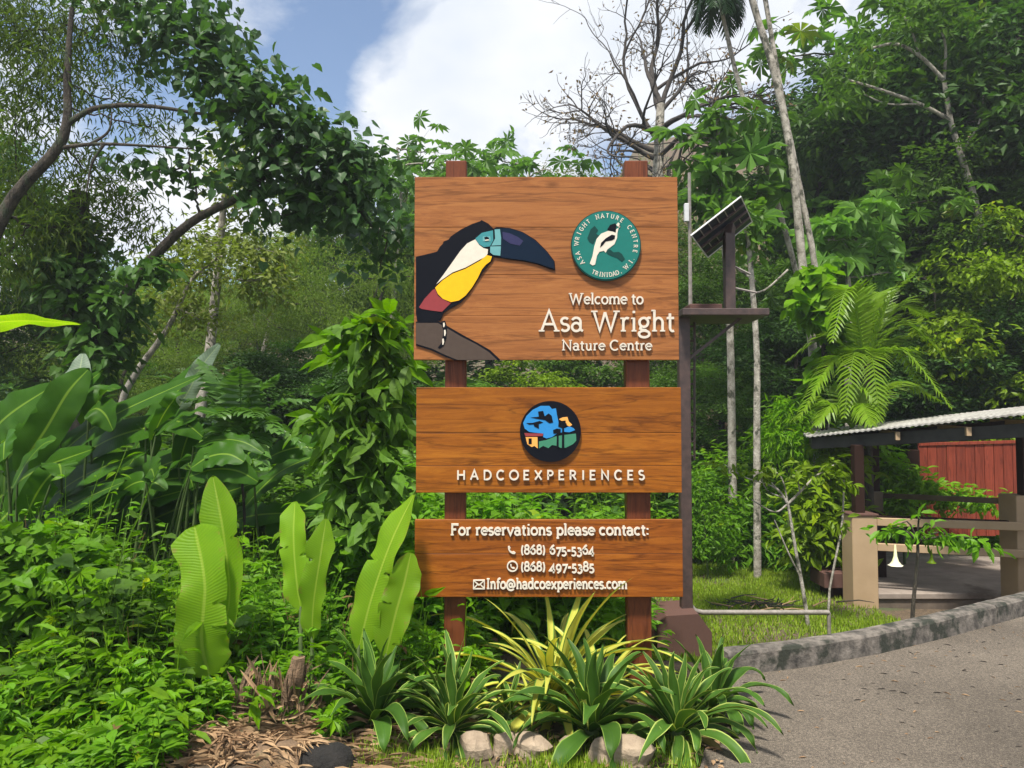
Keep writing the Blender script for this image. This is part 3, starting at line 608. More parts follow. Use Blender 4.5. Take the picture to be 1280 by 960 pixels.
def ring_text(s, cx, cy, r, a0, a1, cap_px, inward=False):
    for i, ch in enumerate(s):
        if ch == ' ': continue
        a = math.radians(a0 + (a1 - a0) * i / (len(s) - 1)); mb = MB(); sc = cap_px / .7
        dx, dy = math.cos(a), -math.sin(a)                      # pixel direction outwards (y down)
        up = (-dx, -dy) if inward else (dx, dy); rt = (-up[1], up[0])
        for k, st in enumerate(G_[ch][1]):
            if st and st[0] == 's': st = st[1]
            pts = [S(cx + dx * r + rt[0] * (u - G_[ch][0] / 2) * sc * .9 + up[0] * (v - .35) * sc, cy + dy * r + rt[1] * (u - G_[ch][0] / 2) * sc * .9 + up[1] * (v - .35) * sc) for u, v in st]
            ribbon(mb, pts, .8 * mpp(SY), SY - .0245 - .0002 * k, .004)
        W(mb, "emblem_letter", M['white'], b1)
ring_text("ASA WRIGHT NATURE CENTRE", 757, 307.6, 36.8, 216, -12, 5.2); ring_text("TRINIDAD, W.I.", 757, 307.6, 36.8, 245, 333, 5.2, True)
# round black emblem
Z3 = lambda q: [S(635 + a / 9.143, 485 + b / 9.143) for a, b in q]
layer(b2, "emblem_disc", 'black', disc(687.8, 539.3, 38), .020, PX)
layer(b2, "emblem_sky", 'blue', [(172, 400), (210, 320), (280, 250), (370, 205), (470, 205), (500, 240), (545, 232), (556, 300), (575, 390), (572, 440), (625, 466), (700, 436), (745, 458), (764, 480), (700, 505), (640, 500), (560, 520), (500, 560), (440, 575), (400, 560), (404, 520), (300, 510), (240, 500), (190, 462)], .0225, Z3)
layer(b2, "emblem_hill", 'hill', [(352, 610), (440, 592), (540, 552), (640, 535), (772, 520), (778, 600), (740, 640), (660, 680), (600, 684), (560, 660), (500, 650), (460, 686), (400, 660), (352, 690)], .0225, Z3)
layer(b2, "emblem_hut", 'orange', [(200, 560), (335, 560), (338, 690), (300, 660), (270, 674), (220, 640)], .0225, Z3); layer(b2, "emblem_hut_door", 'black', [(234, 574), (270, 574), (270, 640), (234, 640)], .0238, Z3)
layer(b2, "emblem_hut_roof", 'red', [(184, 514), (400, 520), (396, 548), (200, 552)], .0242, Z3); layer(b2, "emblem_sunset", 'orange', [(580, 356), (620, 336), (676, 330), (690, 380), (730, 420), (700, 440), (660, 420), (655, 370), (610, 376)], .024, Z3)
layer(b2, "emblem_bird", 'black', [(260, 336), (350, 328), (342, 270), (400, 262), (418, 324), (436, 310), (462, 290), (496, 316), (514, 394), (470, 402), (420, 366), (330, 352)], .0245, Z3)
layer(b2, "emblem_bird", 'black', [(208, 400), (280, 398), (360, 376), (400, 392), (350, 412), (352, 466), (300, 440), (292, 416), (240, 418)], .0245, Z3)
layer(b2, "emblem_palm", 'black', [(612, 690), (616, 460), (570, 440), (590, 400), (630, 378), (670, 410), (656, 450), (638, 450), (640, 690)], .0248, Z3)
layer(b2, "emblem_palm", 'black', [(552, 680), (556, 520), (516, 520), (512, 480), (556, 462), (600, 470), (596, 520), (576, 524), (576, 680)], .0248, Z3)
# wooden pegs and a drying split in the lowest board are left to the timber grain

# ------------------------------------------------------------------ solar panel tower behind the sign
TY = 8.0
tb = at(850, 790, TY); tw = empty("solar_tower", (tb.x, TY, float(gz(tb.x, TY))), "brown steel tower with ladder and platform carrying a tilted solar panel", "tower")
def A(px, py, Y=TY): return at(px, py, Y)
mb = MB(); q = A(850, 778); prof = [(-.29, -.35), (-.29, .02), (-.20, .14), (.12, .16), (.25, -.02), (.25, -.35)]
prism(mb, [(q.x + a, q.z + b) for a, b in prof], TY - .3, .6); W(mb, "footing", M['brick_red'], tw, tw)
mb = MB(); mb.box((A(850, 0).x, TY, (A(850, 395).z + A(850, 770).z) / 2), (.115, .115, A(850, 395).z - A(850, 770).z), 0, .5, .006); W(mb, "mast", M['metal'], tw, tw)
mb = MB(); a, b = A(846, 394), A(951, 394); mb.box(((a.x + b.x) / 2, TY + .1, a.z), (b.x - a.x, .75, .07), 0, .5, .006); W(mb, "platform", M['metal'], tw, tw)
mb = MB(); mb.box((A(876, 0).x, TY + .1, A(876, 386).z), (.34, .35, .085), 0, .5, .008); W(mb, "equipment_box", M['brick_red'], tw, tw)
mb = MB(); a, b = A(912, 391), A(911, 292); mb.bar(a, b, .105, .105, .5, .006); W(mb, "panel_post", M['metal'], tw, tw)
mb = MB(); mb.bar(A(926, 397), A(857, 452), .03, .03); mb.bar(A(857, 452), A(853, 452), .03, .03); W(mb, "brace", M['metal'], tw, tw)
for (x0, x1) in ((857, 857), (868, 868)):
    mb = MB(); mb.tube([A(x0, 398, TY + .3), A(x1, 575, TY + .3)], .014, 6); W(mb, "ladder_rail", M['metal'], tw, tw)
for k in range(10): mb = MB(); y = 408 + k * 18; mb.tube([A(856.5, y, TY + .3), A(868.5, y, TY + .3)], .011, 6); W(mb, "ladder_rung", M['metal'], tw, tw)
mb = MB(); mb.tube([A(863, 390, TY + .25), A(861.5, 216, TY + .25)], [.022, .018], 6); W(mb, "antenna_mast", M['grey'], tw, tw)
mb = MB(); mb.box(A(858, 266, TY + .22), (.05, .05, .2), 0, .5, .006); W(mb, "antenna_box", M['alu'], tw, tw)
# the panel: a tilted slab seen from its back
c00, c10, c11, c01 = A(863, 294, 7.45), A(926, 245, 7.75), A(942, 275, 8.6), A(884, 322, 8.3)
U, Vv = (c10 - c00), (c01 - c00); Nn = U.cross(Vv).normalized()
if Nn.z > 0: Nn = -Nn                                            # Nn points down, towards the viewer's side
P0 = c00
def quadbox(mb, u0, u1, v0, v1, d0, d1):
    V = [P0 + U * u + Vv * v + Nn * d for d in (d0, d1) for (u, v) in ((u0, v0), (u1, v0), (u1, v1), (u0, v1))]
    F = [(0, 1, 2), (0, 2, 3), (4, 6, 5), (4, 7, 6)]
    for i in range(4): j = (i + 1) % 4; F += [(i, j, 4 + j), (i, 4 + j, 4 + i)]
    mb.add([tuple(v) for v in V], F)
mb = MB(); quadbox(mb, .012, .988, .012, .988, -.008, .004); pn = W(mb, "solar_panel", M['panel'], tw, tw)
mb = MB()
for a in ((0, 1, 0, .02), (0, 1, .98, 1), (0, .015, .021, .979), (.985, 1, .021, .979)): quadbox(mb, *a, -.004, .010)
W(mb, "frame", M['alu'], pn, tw)
for v in (.25, .5, .75):
    mb = MB(); quadbox(mb, .02, .98, v - .012, v + .012, .004, .03); W(mb, "rail", M['metal'], pn, tw)
for u in (.16, .32, .48, .64, .80):
    mb = MB(); quadbox(mb, u - .006, u + .006, .03, .24, .004, .018); W(mb, "rib", M['grey'], pn, tw)
    mb = MB(); quadbox(mb, u - .006, u + .006, .53, .72, .004, .018); W(mb, "rib", M['grey'], pn, tw)
mb = MB(); mb.bar(A(911, 296), P0 + U * .6 + Vv * .5 + Nn * .03, .09, .09, .5, .004); W(mb, "panel_bracket", M['metal'], tw, tw)
for a, b in (((918, 333), (938, 343)), ((918, 360), (946, 366))):
    mb = MB(); mb.tube([A(*a), A(*b)], .012, 5); W(mb, "bracket", M['grey'], tw, tw)
pr = empty("pipe_rail", (A(878, 766).x, TY, float(gz(A(878, 766).x, TY))), "low grey pipe rail beside the brown concrete footing", "pipe")
mb = MB(); mb.tube([A(862, 744), A(863, 756), A(868, 763), A(878, 765.5), A(955, 765.5), A(1036, 765.5)], .026, 8); W(mb, "pipe", M['grey'], pr, pr, True)
for px in (1036,):
    q = A(px, 766); mb = MB(); mb.tube([q, (q.x, TY, float(gz(q.x, TY)) - .1)], .02, 6); W(mb, "support", M['grey'], pr, pr)

# ------------------------------------------------------------------ covered walkway, fence
PY = 9.9
pv = empty("covered_walkway", (4.9, 10.2, -.8), "low roofed walkway with tan column, tan rails and concrete floor", "shelter")
fz = at(1096, 742, PY).z
def col(px0, px1, pyt, zb, Y, mat, name, d=None):
    a, b = at(px0, pyt, Y), at(px1, pyt, Y); mb = MB(); w = b.x - a.x
    mb.box(((a.x + b.x) / 2, Y + (d or w) / 2, (a.z + zb) / 2), (w, d or w, a.z - zb), 0, .5, .008); return W(mb, name, M[mat], pv, pv)
cA = col(1065, 1096.5, 645, fz - .6, PY, 'tan', "column"); tag(cA, "tan painted front column")
mb = MB(); a = at(1065, 645, PY); w = 31.5 * mpp(PY); mb.box((a.x + w / 2, PY + w / 2, a.z + .012), (w + .03, w + .03, .03), 0, .5, .008); W(mb, "cap", M['brick_red'], cA, pv)
col(1270, 1306, 620, fz - .6, 9.55, 'tan', "column"); col(1082, 1104, 615, fz - .3, 11.6, 'olive', "column"); 
# posts under the roof
zr = lambda px: None
col(1068, 1080, 556, at(0, 646, PY).z, PY + .1, 'brown', "post"); col(1087.5, 1099, 552, at(0, 616, 11.7).z, 11.7, 'brown', "post")
col(1277, 1290, 540, at(0, 621, 9.6).z, 9.62, 'brown', "post"); col(1096, 1107, 640, fz - .1, 10.9, 'brown', "post")
def rail(p0, Y0, p1, Y1, hpx, mat, name="rail", w=.06):
    a, b = at(*p0, Y0), at(*p1, Y1); mb = MB(); mb.bar(a, b, w, hpx * mpp((Y0 + Y1) / 2), .5, .006); W(mb, name, M[mat], pv, pv)
rail((1096, 652), PY + .14, (1290, 658.5), 9.4, 10, 'tan'); rail((1096, 683.5), PY + .14, (1290, 693), 9.4, 9.5, 'tan')
rail((1096, 646), PY + .3, (1270, 653), 9.7, 4, 'brown', "top_rail"); rail((1103, 619.5), 11.7, (1268, 627), 9.9, 6.5, 'olive'); 
rail((1267, 622), 9.75, (1267, 652), 9.75, 5, 'brown', "baluster")
# floor slab, stained front face
x0, x1 = at(1093, 742, PY).x, 10.5
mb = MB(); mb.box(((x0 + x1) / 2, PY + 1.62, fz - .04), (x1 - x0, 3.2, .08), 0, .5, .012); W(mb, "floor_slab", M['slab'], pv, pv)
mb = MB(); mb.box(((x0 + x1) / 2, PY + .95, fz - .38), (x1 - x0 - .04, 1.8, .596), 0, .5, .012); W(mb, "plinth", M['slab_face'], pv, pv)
mb = MB(); a = at(1036, 717, PY + .35); mb.box((a.x + .28, PY + .62, a.z - .10), (.66, .5, .20), 0, .5, .01); W(mb, "step", M['brick_red'], pv, pv)
mb = MB(); mb.box((a.x + .32, PY + .64, a.z - .5), (.50, .4, .597), 0, .5, .01); W(mb, "step_base", M['brown'], pv, pv)
# roof: corrugated sheet rising to the right, dark fascia, pale rafter ends
R0, R1 = at(1008, 545, 10.6), at(1300, 514, 8.2)
R1 = R0 + (R1 - R0) * 1.35
dpt = Vector((.9, 2.6, .02)); n = 200; mb = MB(); Pg = []
for i in range(n + 1):
    b = R0.lerp(R1, i / n); o = .007 * math.sin(i * math.pi * .5)
    Pg.append([tuple(b + dpt * t + Vector((0, 0, o + dz))) for t, dz in ((0, 0), (.33, 0), (.66, 0), (1, 0))])
top = np.array(Pg); mb.grid(top); bot = top - np.array([0, 0, .02]); mb.grid(bot)
for e in (0, -1): mb.grid(np.stack([top[:, e], bot[:, e]], 1))
mb.grid(np.stack([top[0], bot[0]], 1)); W(mb, "roof_sheet", M['roof'], pv, pv)
fa, fb = at(1018, 553.5, 10.6), at(1300, 536, 8.3); fb = fa + (fb - fa) * 1.33
mb = MB(); dd = (fb - fa).normalized(); mb.bar(fa + Vector((0, .06, -.01)), fb + Vector((0, .06, -.01)), .05, .155, .5, .006); fas = W(mb, "fascia", M['fascia'], pv, pv)
mb = MB(); mb.bar(fa + Vector((.03, .1, 0)), fa + dpt + Vector((.0, 0, 0)), .05, .15); W(mb, "side_fascia", M['fascia'], pv, pv)
mb = MB(); g2 = dpt * .62; mb.bar(fa + g2 + Vector((.1, .06, -.03)), fb + g2, .08, .14); W(mb, "purlin", M['brown'], pv, pv)
for t in (.30, .58, .86):
    q = fa.lerp(fb, t * .82 + .08); mb = MB(); mb.bar(q + Vector((-.035, -.045, .02)), q + dpt * .9 + Vector((0, 0, .03)), .05, .10); W(mb, "rafter", M['alu'] if False else M['tan'], pv, pv)

FY = 12.4
fn = empty("board_fence", (at(1210, 640, FY).x, FY, float(gz(at(1210, 640, FY).x, FY))), "dark red board fence behind the covered walkway", "fence")
xs = at(1148, 600, FY).x; zt, zb = at(1148, 557, FY).z, at(1148, 648, FY).z; k = 0; rg = random.Random(3)
while xs < 14.5:
    wd = .152; yy = FY + .04 * math.sin(k * .01)
    mb = MB(); mb.box((0, 0, 0), (wd - .008, .022, zt - zb + .3), 0, .5, .003)
    o = mb.build("board", M['fence'], fn); o.location = Vector((xs + wd / 2, FY + rg.uniform(-.004, .004), (zt + zb - .3) / 2 + rg.uniform(-.01, .005) + k * .004)) - fn.location
    xs += wd; k += 1
mb = MB(); mb.bar((at(1148, 556, FY).x, FY, zt + .02), (xs, FY, zt + .02 + k * .004), .06, .05, .5, .004); W(mb, "top_rail", M['fence'], fn, fn)
mb = MB(); mb.bar((at(1148, 556, FY).x, FY + .04, zb + .2), (xs, FY + .04, zb + .2), .04, .08, .5, .004); W(mb, "back_rail", M['fence'], fn, fn)
mb = MB(); a = at(1138, 562, FY); mb.box((a.x, FY, (a.z + zb - .4) / 2), (.2, .2, a.z - zb + .4), 0, .5, .01); W(mb, "end_post", M['brown'], fn, fn)
# ------------------------------------------------------------------ foliage builders
def clump(mb, rng, c, r, tips, k, spray, L, W_, T, droop=.35, shell=2.6, flat=.8, tone=None):
    """leaves in sprays through an ellipsoid; every spray has its own tone"""
    c = np.asarray(tuple(c), float); r = np.asarray(r, float)
    d = unit(rng.normal(size=(tips, 3))); rad = rng.random(tips) ** (1 / shell)
    tip = c + d * rad[:, None] * r * (1 + .18 * rng.normal(size=(tips, 1)))
    tn = rng.random(tips) if tone is None else np.clip(tone + .2 * rng.normal(size=tips), 0, 1)
    P = np.repeat(tip, k, 0) + rng.normal(size=(tips * k, 3)) * spray * np.array([1, 1, .55])
    od = np.repeat(d, k, 0); D = .55 * od + .8 * rng.normal(size=(tips * k, 3)) * np.array([1, 1, .45]) + np.array([0, 0, -droop])
    N = np.array([0, 0, flat]) + .45 * rng.normal(size=(tips * k, 3)) + .35 * od
    s = rng.uniform(.65, 1.25, tips * k)
    mb.leaves(P, D, N, L * s, W_ * s, T, np.clip(.55 * np.repeat(tn, k) + .5 * rng.random(tips * k) - .02, 0, 1))
    return tip
def bez(a, b, c, n=8):
    t = np.linspace(0, 1, n)[:, None]; a, b, c = (np.asarray(tuple(v), float) for v in (a, b, c))
    return (1 - t) ** 2 * a + 2 * t * (1 - t) * b + t * t * c
def catmull(P, n=20):
    P = np.asarray([tuple(p) for p in P], float)
    if len(P) == 2: P = np.array([P[0], (P[0] + P[1]) / 2, P[1]])
    Q = np.vstack([2 * P[0] - P[1], P, 2 * P[-1] - P[-2]]); s = np.linspace(0, len(P) - 1 - 1e-6, n); i = s.astype(int); t = (s - i)[:, None]
    p0, p1, p2, p3 = Q[i], Q[i + 1], Q[i + 2], Q[i + 3]
    return .5 * (2 * p1 + (p2 - p0) * t + (2 * p0 - 5 * p1 + 4 * p2 - p3) * t ** 2 + (3 * p1 - p0 - 3 * p2 + p3) * t ** 3)
def limbs(mb, rng, trunk, centers, r0, tips_by=None, ntw=5, sides=6):
    """limbs spread like a real crown: every clump hangs on the nearest limb or trunk point already grown"""
    tr = np.asarray(trunk); C = np.array([tuple(c) for c in centers], float); n = len(C)
    pts = list(tr[len(tr) // 4:]); own = [-1] * len(pts); depth = [np.min(np.linalg.norm(tr - c, axis=1)) for c in C]
    left = set(range(n)); par, line, order = {}, {}, []
    while left:
        Pm = np.array(pts); best = None
        for i in left:
            d = np.linalg.norm(Pm - C[i], axis=1) + np.where(Pm[:, 2] > C[i][2] + .3, .8, 0); j = int(np.argmin(d))
            if best is None or d[j] < best[0]: best = (d[j], i, j)
        _, i, j = best; a, c = Pm[j], C[i]; l = np.linalg.norm(c - a)
        B = bez(a, (a + c) / 2 + np.array([0, 0, -.10 * l]) + rng.normal(size=3) * .07 * l, c, 9); B[1:-1] += rng.normal(size=(7, 3)) * .018 * l
        par[i] = own[j]; line[i] = B; order.append(i); left.discard(i)
        for b in B[3:]: pts.append(b); own.append(i)
    load = {i: 1 for i in order}
    for i in reversed(order):
        if par[i] >= 0: load[par[i]] += load[i]
    for i in order:
        r = r0 * load[i] ** .45; mb.tube(line[i], np.linspace(r, r * .55, 9), sides, cap=False)
        if tips_by is not None:
            T_ = tips_by[i]
            for q in T_[rng.choice(len(T_), min(ntw, len(T_)), replace=False)]:
                b0 = line[i][rng.integers(4, 9)]; mb.tube(bez(b0, (b0 + q) / 2 + rng.normal(size=3) * .06, q, 5), np.linspace(r0 * .3, r0 * .08, 5), 4, cap=False)

def ptree(name, label, cat, trunk, clumps, leaf, L, W_, T=T_DIA, k=8, spray=.2, bark='bark', lr=.035, seed=1, droop=.35, group=None, ntw=6, shell=2.6, crown="crown", ground=True):
    """trunk: (px,py,Y,radius m); clumps: (px,py,Y,rx px,ry px,tips)"""
    rng = np.random.default_rng(seed)
    tp = [at(a, b, Y) for a, b, Y, r in trunk]; rr = [t[3] for t in trunk]
    g = float(gz(tp[0].x, tp[0].y))
    if ground and tp[0].z > g - .05: tp = [Vector((tp[0].x, tp[0].y, g - .1))] + tp; rr = [rr[0] * 1.2] + rr
    root = empty(name, (tp[0].x, tp[0].y, g), label, cat, group)
    tc = catmull(tp, 26); tr = np.interp(np.linspace(0, len(rr) - 1, 26), range(len(rr)), rr)
    wb = MB(); wb.tube(tc, tr, 9); lb = MB(); cs, tb = [], []
    for (px, py, Y, rx, ry, tips) in clumps:
        c = at(px, py, Y); s = mpp(Y); cs.append(c); tb.append(clump(lb, rng, c, (rx * s, (rx + ry) * .5 * s, ry * s), tips, k, spray, L, W_, T, droop, shell))
    limbs(wb, rng, tc, cs, lr, tb, ntw)
    W(wb, "trunk" if cat == 'tree' else "stem", M[bark], root, root, True); W(lb, crown, M[leaf], root, root)
    return root

def proto(seed, leaf, L, W_, T, k, spray, ncl=18, tips=95, R=(3.0, 3.0, 3.3), zc=6.4, bark='bark', droop=.35, cr=1.0, tr=.16):
    rng = np.random.default_rng(seed); lb, wb = MB(), MB()
    cs = []
    for i in range(ncl):
        ph = i * 2.39996 + rng.normal() * .3; zz = 1 - 2 * (i + .5) / ncl; q = math.sqrt(max(0, 1 - zz * zz)); f = rng.uniform(.5, .95)
        cs.append(np.array([q * math.cos(ph) * R[0] * f, q * math.sin(ph) * R[1] * f, zc + zz * R[2] * f]))
    tb = [clump(lb, rng, c, np.array([1.15, 1.15, .72]) * rng.uniform(.75, 1.3) * cr, int(tips * rng.uniform(.7, 1.3)), k, spray, L, W_, T, droop, 3.0, tone=rng.random()) for c in cs]
    tk = catmull([(0, 0, -.6), (rng.normal() * .2, rng.normal() * .2, zc * .4), (rng.normal() * .4, rng.normal() * .4, zc), (rng.normal() * .3, rng.normal() * .3, zc + R[2] * .7)], 20)
    wb.tube(tk, np.linspace(tr, .03, 20), 9); limbs(wb, rng, tk, cs, .028, tb, 5)
    return wb.mesh("trunk", M[bark], True), lb.mesh("crown", M[leaf])
PR = {
 'dark': proto(11, 'l_dark', .20, .095, T_DIA, 11, .18, 19, 95, cr=.92), 'dark2': proto(12, 'l_dark', .15, .085, T_DIA, 12, .15, 24, 95, cr=.85),
 'mid': proto(13, 'l_mid', .20, .09, T_DIA, 11, .18, 19, 90, cr=.92), 'mid2': proto(14, 'l_mid', .14, .07, T_DIA, 12, .15, 24, 90, cr=.85),
 'olive': proto(15, 'l_fine', .13, .035, T_DIA, 15, .24, 20, 80, droop=.8), 'olive2': proto(16, 'l_olive', .11, .05, T_DIA, 13, .22, 18, 80, bark='bark_pale'),
 'cec': proto(17, 'l_cec', .40, .40, T_PALM, 2, .2, 14, 9, (2.5, 2.5, 2.6), 7.2, 'bark_pale', .6, .85, .08),
 'cec2': proto(18, 'l_cec', .36, .36, T_PALM, 2, .2, 13, 9, (2.6, 2.6, 2.0), 7.8, 'bark_pale', .6, .8, .09),
 'cec3': proto(20, 'l_mid', .46, .46, T_PALM, 2, .22, 20, 13, (2.8, 2.8, 3.4), 6.3, 'bark', .55, 1.0, .14),
 'yel': proto(19, 'l_yellowish', .21, .10, T_LEAF, 7, .13, 30, 46, (2.5, 2.5, 4.2), 5.3, droop=.65, cr=.7),
}
def forest(kind, px, Y, top_py, label, wide=1.0, rz=0.0, px_base=None, dY=0, cat='tree', name='forest_tree'):
    b = at(px, 523, Y); g = float(gz(b.x, Y)); zt = at(px, top_py, Y).z; s = (zt - g) / 10.0
    root = empty(name, (b.x, Y, g), label, cat, "trees of the surrounding forest")
    w, l = PR[kind]
    for nm, me in (("trunk", w), ("crown", l)): place(nm, me, root, (0, 0, 0), (0, 0, rz), (s * wide, s * wide, s))
    return root

def blade(pts, width, nrm, n=24, m=9, fold=.25, ripple=.0, rf=9.0, curl=.0, tip=.18, base=.14, ph=0.0, tears=0, rng=None, wprof=None, twist=0.0, wav=0.0):
    P = catmull(pts, n); t = np.linspace(0, 1, n); Tn = unit(np.gradient(P, axis=0)); nr = np.asarray(tuple(nrm), float)
    Sd = unit(np.cross(Tn, np.broadcast_to(nr, Tn.shape))); N2 = np.cross(Sd, Tn)
    if twist:
        an = (twist * (t - .4))[:, None]; Sd, N2 = Sd * np.cos(an) + N2 * np.sin(an), N2 * np.cos(an) - Sd * np.sin(an)
    w = width * np.clip(t / base, 0.02, 1) ** .6 * np.clip((1 - t) / tip, 0.0, 1) ** .6 if wprof is None else width * wprof(t)
    v = np.linspace(-1, 1, m); av = np.abs(v)
    wl = np.repeat(w[:, None], m, 1)
    if wav:
        for sg_, ph_ in ((-1, ph * 1.7), (1, ph * 2.9 + 1)):
            k_ = 1 + wav * (np.sin(t * 6.5 + ph_) + .6 * np.sin(t * 15 + 2 * ph_) + .35 * np.sin(t * 37 + 3 * ph_)); wl[:, v * sg_ > 0] *= k_[:, None]
    if tears and rng is not None:
        for _ in range(tears):
            i = rng.integers(3, n - 3); sd = rng.integers(0, 2); wl[i, :m // 2 if sd == 0 else m] = wl[i, :m // 2 if sd == 0 else m]
            sel = slice(0, 3) if sd == 0 else slice(m - 3, m); wl[i, sel] *= rng.uniform(.5, .75)
    off = fold * av[None] * wl / 2 - curl * (v ** 2)[None] * wl / 2 + ripple * np.sin(t * rf * 6.283 + ph)[:, None] * (av ** 2)[None] * np.sign(v + 1e-9)[None] * np.clip(np.sin(np.pi * t), 0, 1)[:, None]
    G = P[:, None] + Sd[:, None] * (v[None, :] * wl / 2)[..., None] + N2[:, None] * off[..., None]
    uv = np.stack([np.repeat(t[:, None], m, 1), np.repeat((v * .5 + .5)[None], n, 0)], -1)
    mb = MB(); mb.grid(G, .5, uv); return mb
def frond(pts, leaf_len, n=34, lw=.035, rib=.014, droop=.45, seed=0, fwd=.55, prof=None, twist=None):
    rng = np.random.default_rng(seed); P = catmull(pts, n); Tn = unit(np.gradient(P, axis=0)); t = np.linspace(0, 1, n)
    Sd = unit(np.cross(Tn, np.array([0, 0, 1.0]) if twist is None else np.asarray(twist, float))); N2 = np.cross(Sd, Tn)
    mb = MB(); mb.tube(P, np.linspace(rib, rib * .2, n), 5, .9)
    pr = (np.sin(np.pi * np.clip(t * .86 + .12, 0, 1)) ** .6) if prof is None else prof(t)
    for sg in (-1, 1):
        D = sg * Sd * .9 + Tn * (fwd + .4 * t[:, None]) - droop * np.array([0, 0, 1.0]) + .25 * N2 + .08 * rng.normal(size=(n, 3)); sel = slice(4, n)
        mb.leaves(P[sel], D[sel], (N2 + .3 * sg * Sd)[sel], (leaf_len * pr * rng.uniform(.9, 1.08, n))[sel], lw, T_LEAF if lw > .05 else T_SPIKE, rng.uniform(.2, .9, n)[sel])
    return mb

# ------------------------------------------------------------------ agaves in front of the sign
def agave_variants(mat, Lm, Wm, k=7, seed=0, spread=1.0, prof=None):
    rng = np.random.default_rng(seed); out = []
    for i in range(k):
        e = math.radians(84 - 74 * (i / (k - 1)) ** .85); dr = (.10 + .95 * (i / (k - 1)) ** 1.2) * spread; L = Lm * (.95 + .12 * math.sin(i * 2.1)); P = []; p = np.zeros(2); a = e
        for j in range(9): P.append((p[0], .012 * math.sin(i + j * .8), p[1])); a -= dr * (.06 + .06 * j) * .85; p = p + np.array([math.cos(a), math.sin(a)]) * L / 8
        pr = prof or (lambda t: np.where(t < .5, .55 + .9 * t, np.clip((1 - t) / .5, 0, 1) ** .72) * np.where(t < .5, 1, 1))
        mb = blade(P, Wm, (-math.sin(e * .9) - .05, 0, math.cos(e * .9)), 16, 7, .42, .006, 2.5, 0, wprof=pr, ph=i)
        out.append(mb.mesh("leaf", M[mat], True))
    return out
AG = agave_variants('agave', .53, .088, 9, 0, 1.75); AG2 = agave_variants('agave_pale', .52, .072, 9, 0, 1.6); AGD = agave_variants('agave_dry', .42, .06, 9, 0, 2.4); AV = agave_variants('varieg', 1.0, .072, 8, 3, 1.35)
def rosette(name, label, cat, loc, meshes, n, sc, seed, group=None, tilt=.0, emax=None, stem=None, dry=None):
    rng = random.Random(seed); root = empty(name, loc, label, cat, group); K = len(meshes)
    mb = MB(); mb.tube([(0, 0, -.06), (0, 0, .05 * sc), (0, 0, .12 * sc)], [.05 * sc, .045 * sc, .01], 8); mb.build("crown_base", M[stem or 'stem'], root, True)
    for i in range(n):
        f = (i / (n - 1)); v = min(K - 1, int(f ** .85 * K * .999)); a = i * 2.39996 + rng.uniform(-.25, .25); s = sc * rng.uniform(.82, 1.12) * (.8 + .2 * min(1, f * 3))
        r = .02 + .025 * f
        place("leaf", dry[v] if dry and f > .8 and rng.random() < .25 else meshes[v], root, (r * math.cos(a) * sc, r * math.sin(a) * sc, .10 * sc * (1 - f)), (rng.uniform(-.18, .18), rng.uniform(-.1, .1), a), s)
    return root
def on(px, Y, dz=0.0): b = at(px, 523, Y); return (b.x, Y, float(gz(b.x, Y)) + dz)
agroup = "agaves planted along the foot of the sign"
for (px, Y, sc, n, lab, sd) in (
    (470, 3.98, 1.0, 40, "leftmost dark green agave, beside the dry banana stump", 1), (566, 3.95, .98, 46, "narrow-leaved agave in front of the left sign post", 2),
    (636, 4.16, .62, 20, "smallest agave, low behind the gap between two larger ones", 3), (738, 3.92, 1.12, 42, "upright dark agave in front of the yellow striped plant", 4),
    (842, 3.90, 1.02, 46, "wide sprawling agave at the right sign post's foot", 5), (886, 4.28, .9, 34, "rightmost agave, at the asphalt's edge below the kerb end", 6)):
    o = rosette("agave", lab, "agave", on(px, Y, .0), AG2 if sd in (2, 3, 5) else AG, n, sc * .92, sd, agroup, dry=AGD)
vr = rosette("striped_furcraea", "yellow and green striped sword-leaved plant between the sign posts", "plant", on(690, 4.42), AV[1:], 58, .86, 9)
for i, c in enumerate([c for c in vr.children if c.name.startswith("leaf")]):
    c.rotation_euler.x *= 1.5
vr3 = rosette("striped_furcraea", "low yellow striped plant against the foot of the right sign post", "plant", on(742, 4.4), AV[2:], 34, .66, 19)
vr2 = rosette("striped_furcraea", "small yellow striped plant leaning out between the agaves", "plant", on(668, 4.18), AV[1:5], 9, .34, 12)

# stones edging the bed
def stone(px, Y, sx, sy, sz, label, seed, mat='stone'):
    rng = np.random.default_rng(seed); n, m = 9, 14; V = []
    ph = rng.uniform(0, 6, 6)
    for i in range(n + 1):
        th = math.pi * i / n; row = []
        for j in range(m):
            a = 2 * math.pi * j / m; d = np.array([math.sin(th) * math.cos(a), math.sin(th) * math.sin(a), math.cos(th)])
            q = np.sign(d) * np.abs(d) ** .72; f = 1 + .12 * math.sin(3 * q[0] + ph[0]) + .10 * math.sin(4 * q[1] + ph[1]) + .09 * math.sin(5 * q[2] + ph[2] + 2 * q[0]); row.append(q * f * np.array([sx, sy, sz]) / 2)
        V.append(row)
    mb = MB(); mb.grid(np.array(V), .5, None, True); l = on(px, Y, sz * .22)
    o = mb.build("edging_stone", M[mat], None, False); o.location = l; o.rotation_euler = (0, 0, rng.uniform(-.4, .4)); tag(o, label, "stone", "stones edging the planting bed"); return o
stone(598, 3.72, .15, .13, .15, "squarish tan stone below the narrow-leaved agave", 1); stone(664, 3.74, .20, .14, .13, "flat tan edging stone at the middle of the bed", 2)
stone(712, 3.78, .10, .1, .09, "smallest edging stone, left of the long grey one", 5); stone(772, 3.66, .30, .15, .16, "long grey-tan stone with a white patch under the right agaves", 3); stone(630, 3.75, .10, .1, .15, "upright brown stone beside the squarish tan one", 4)

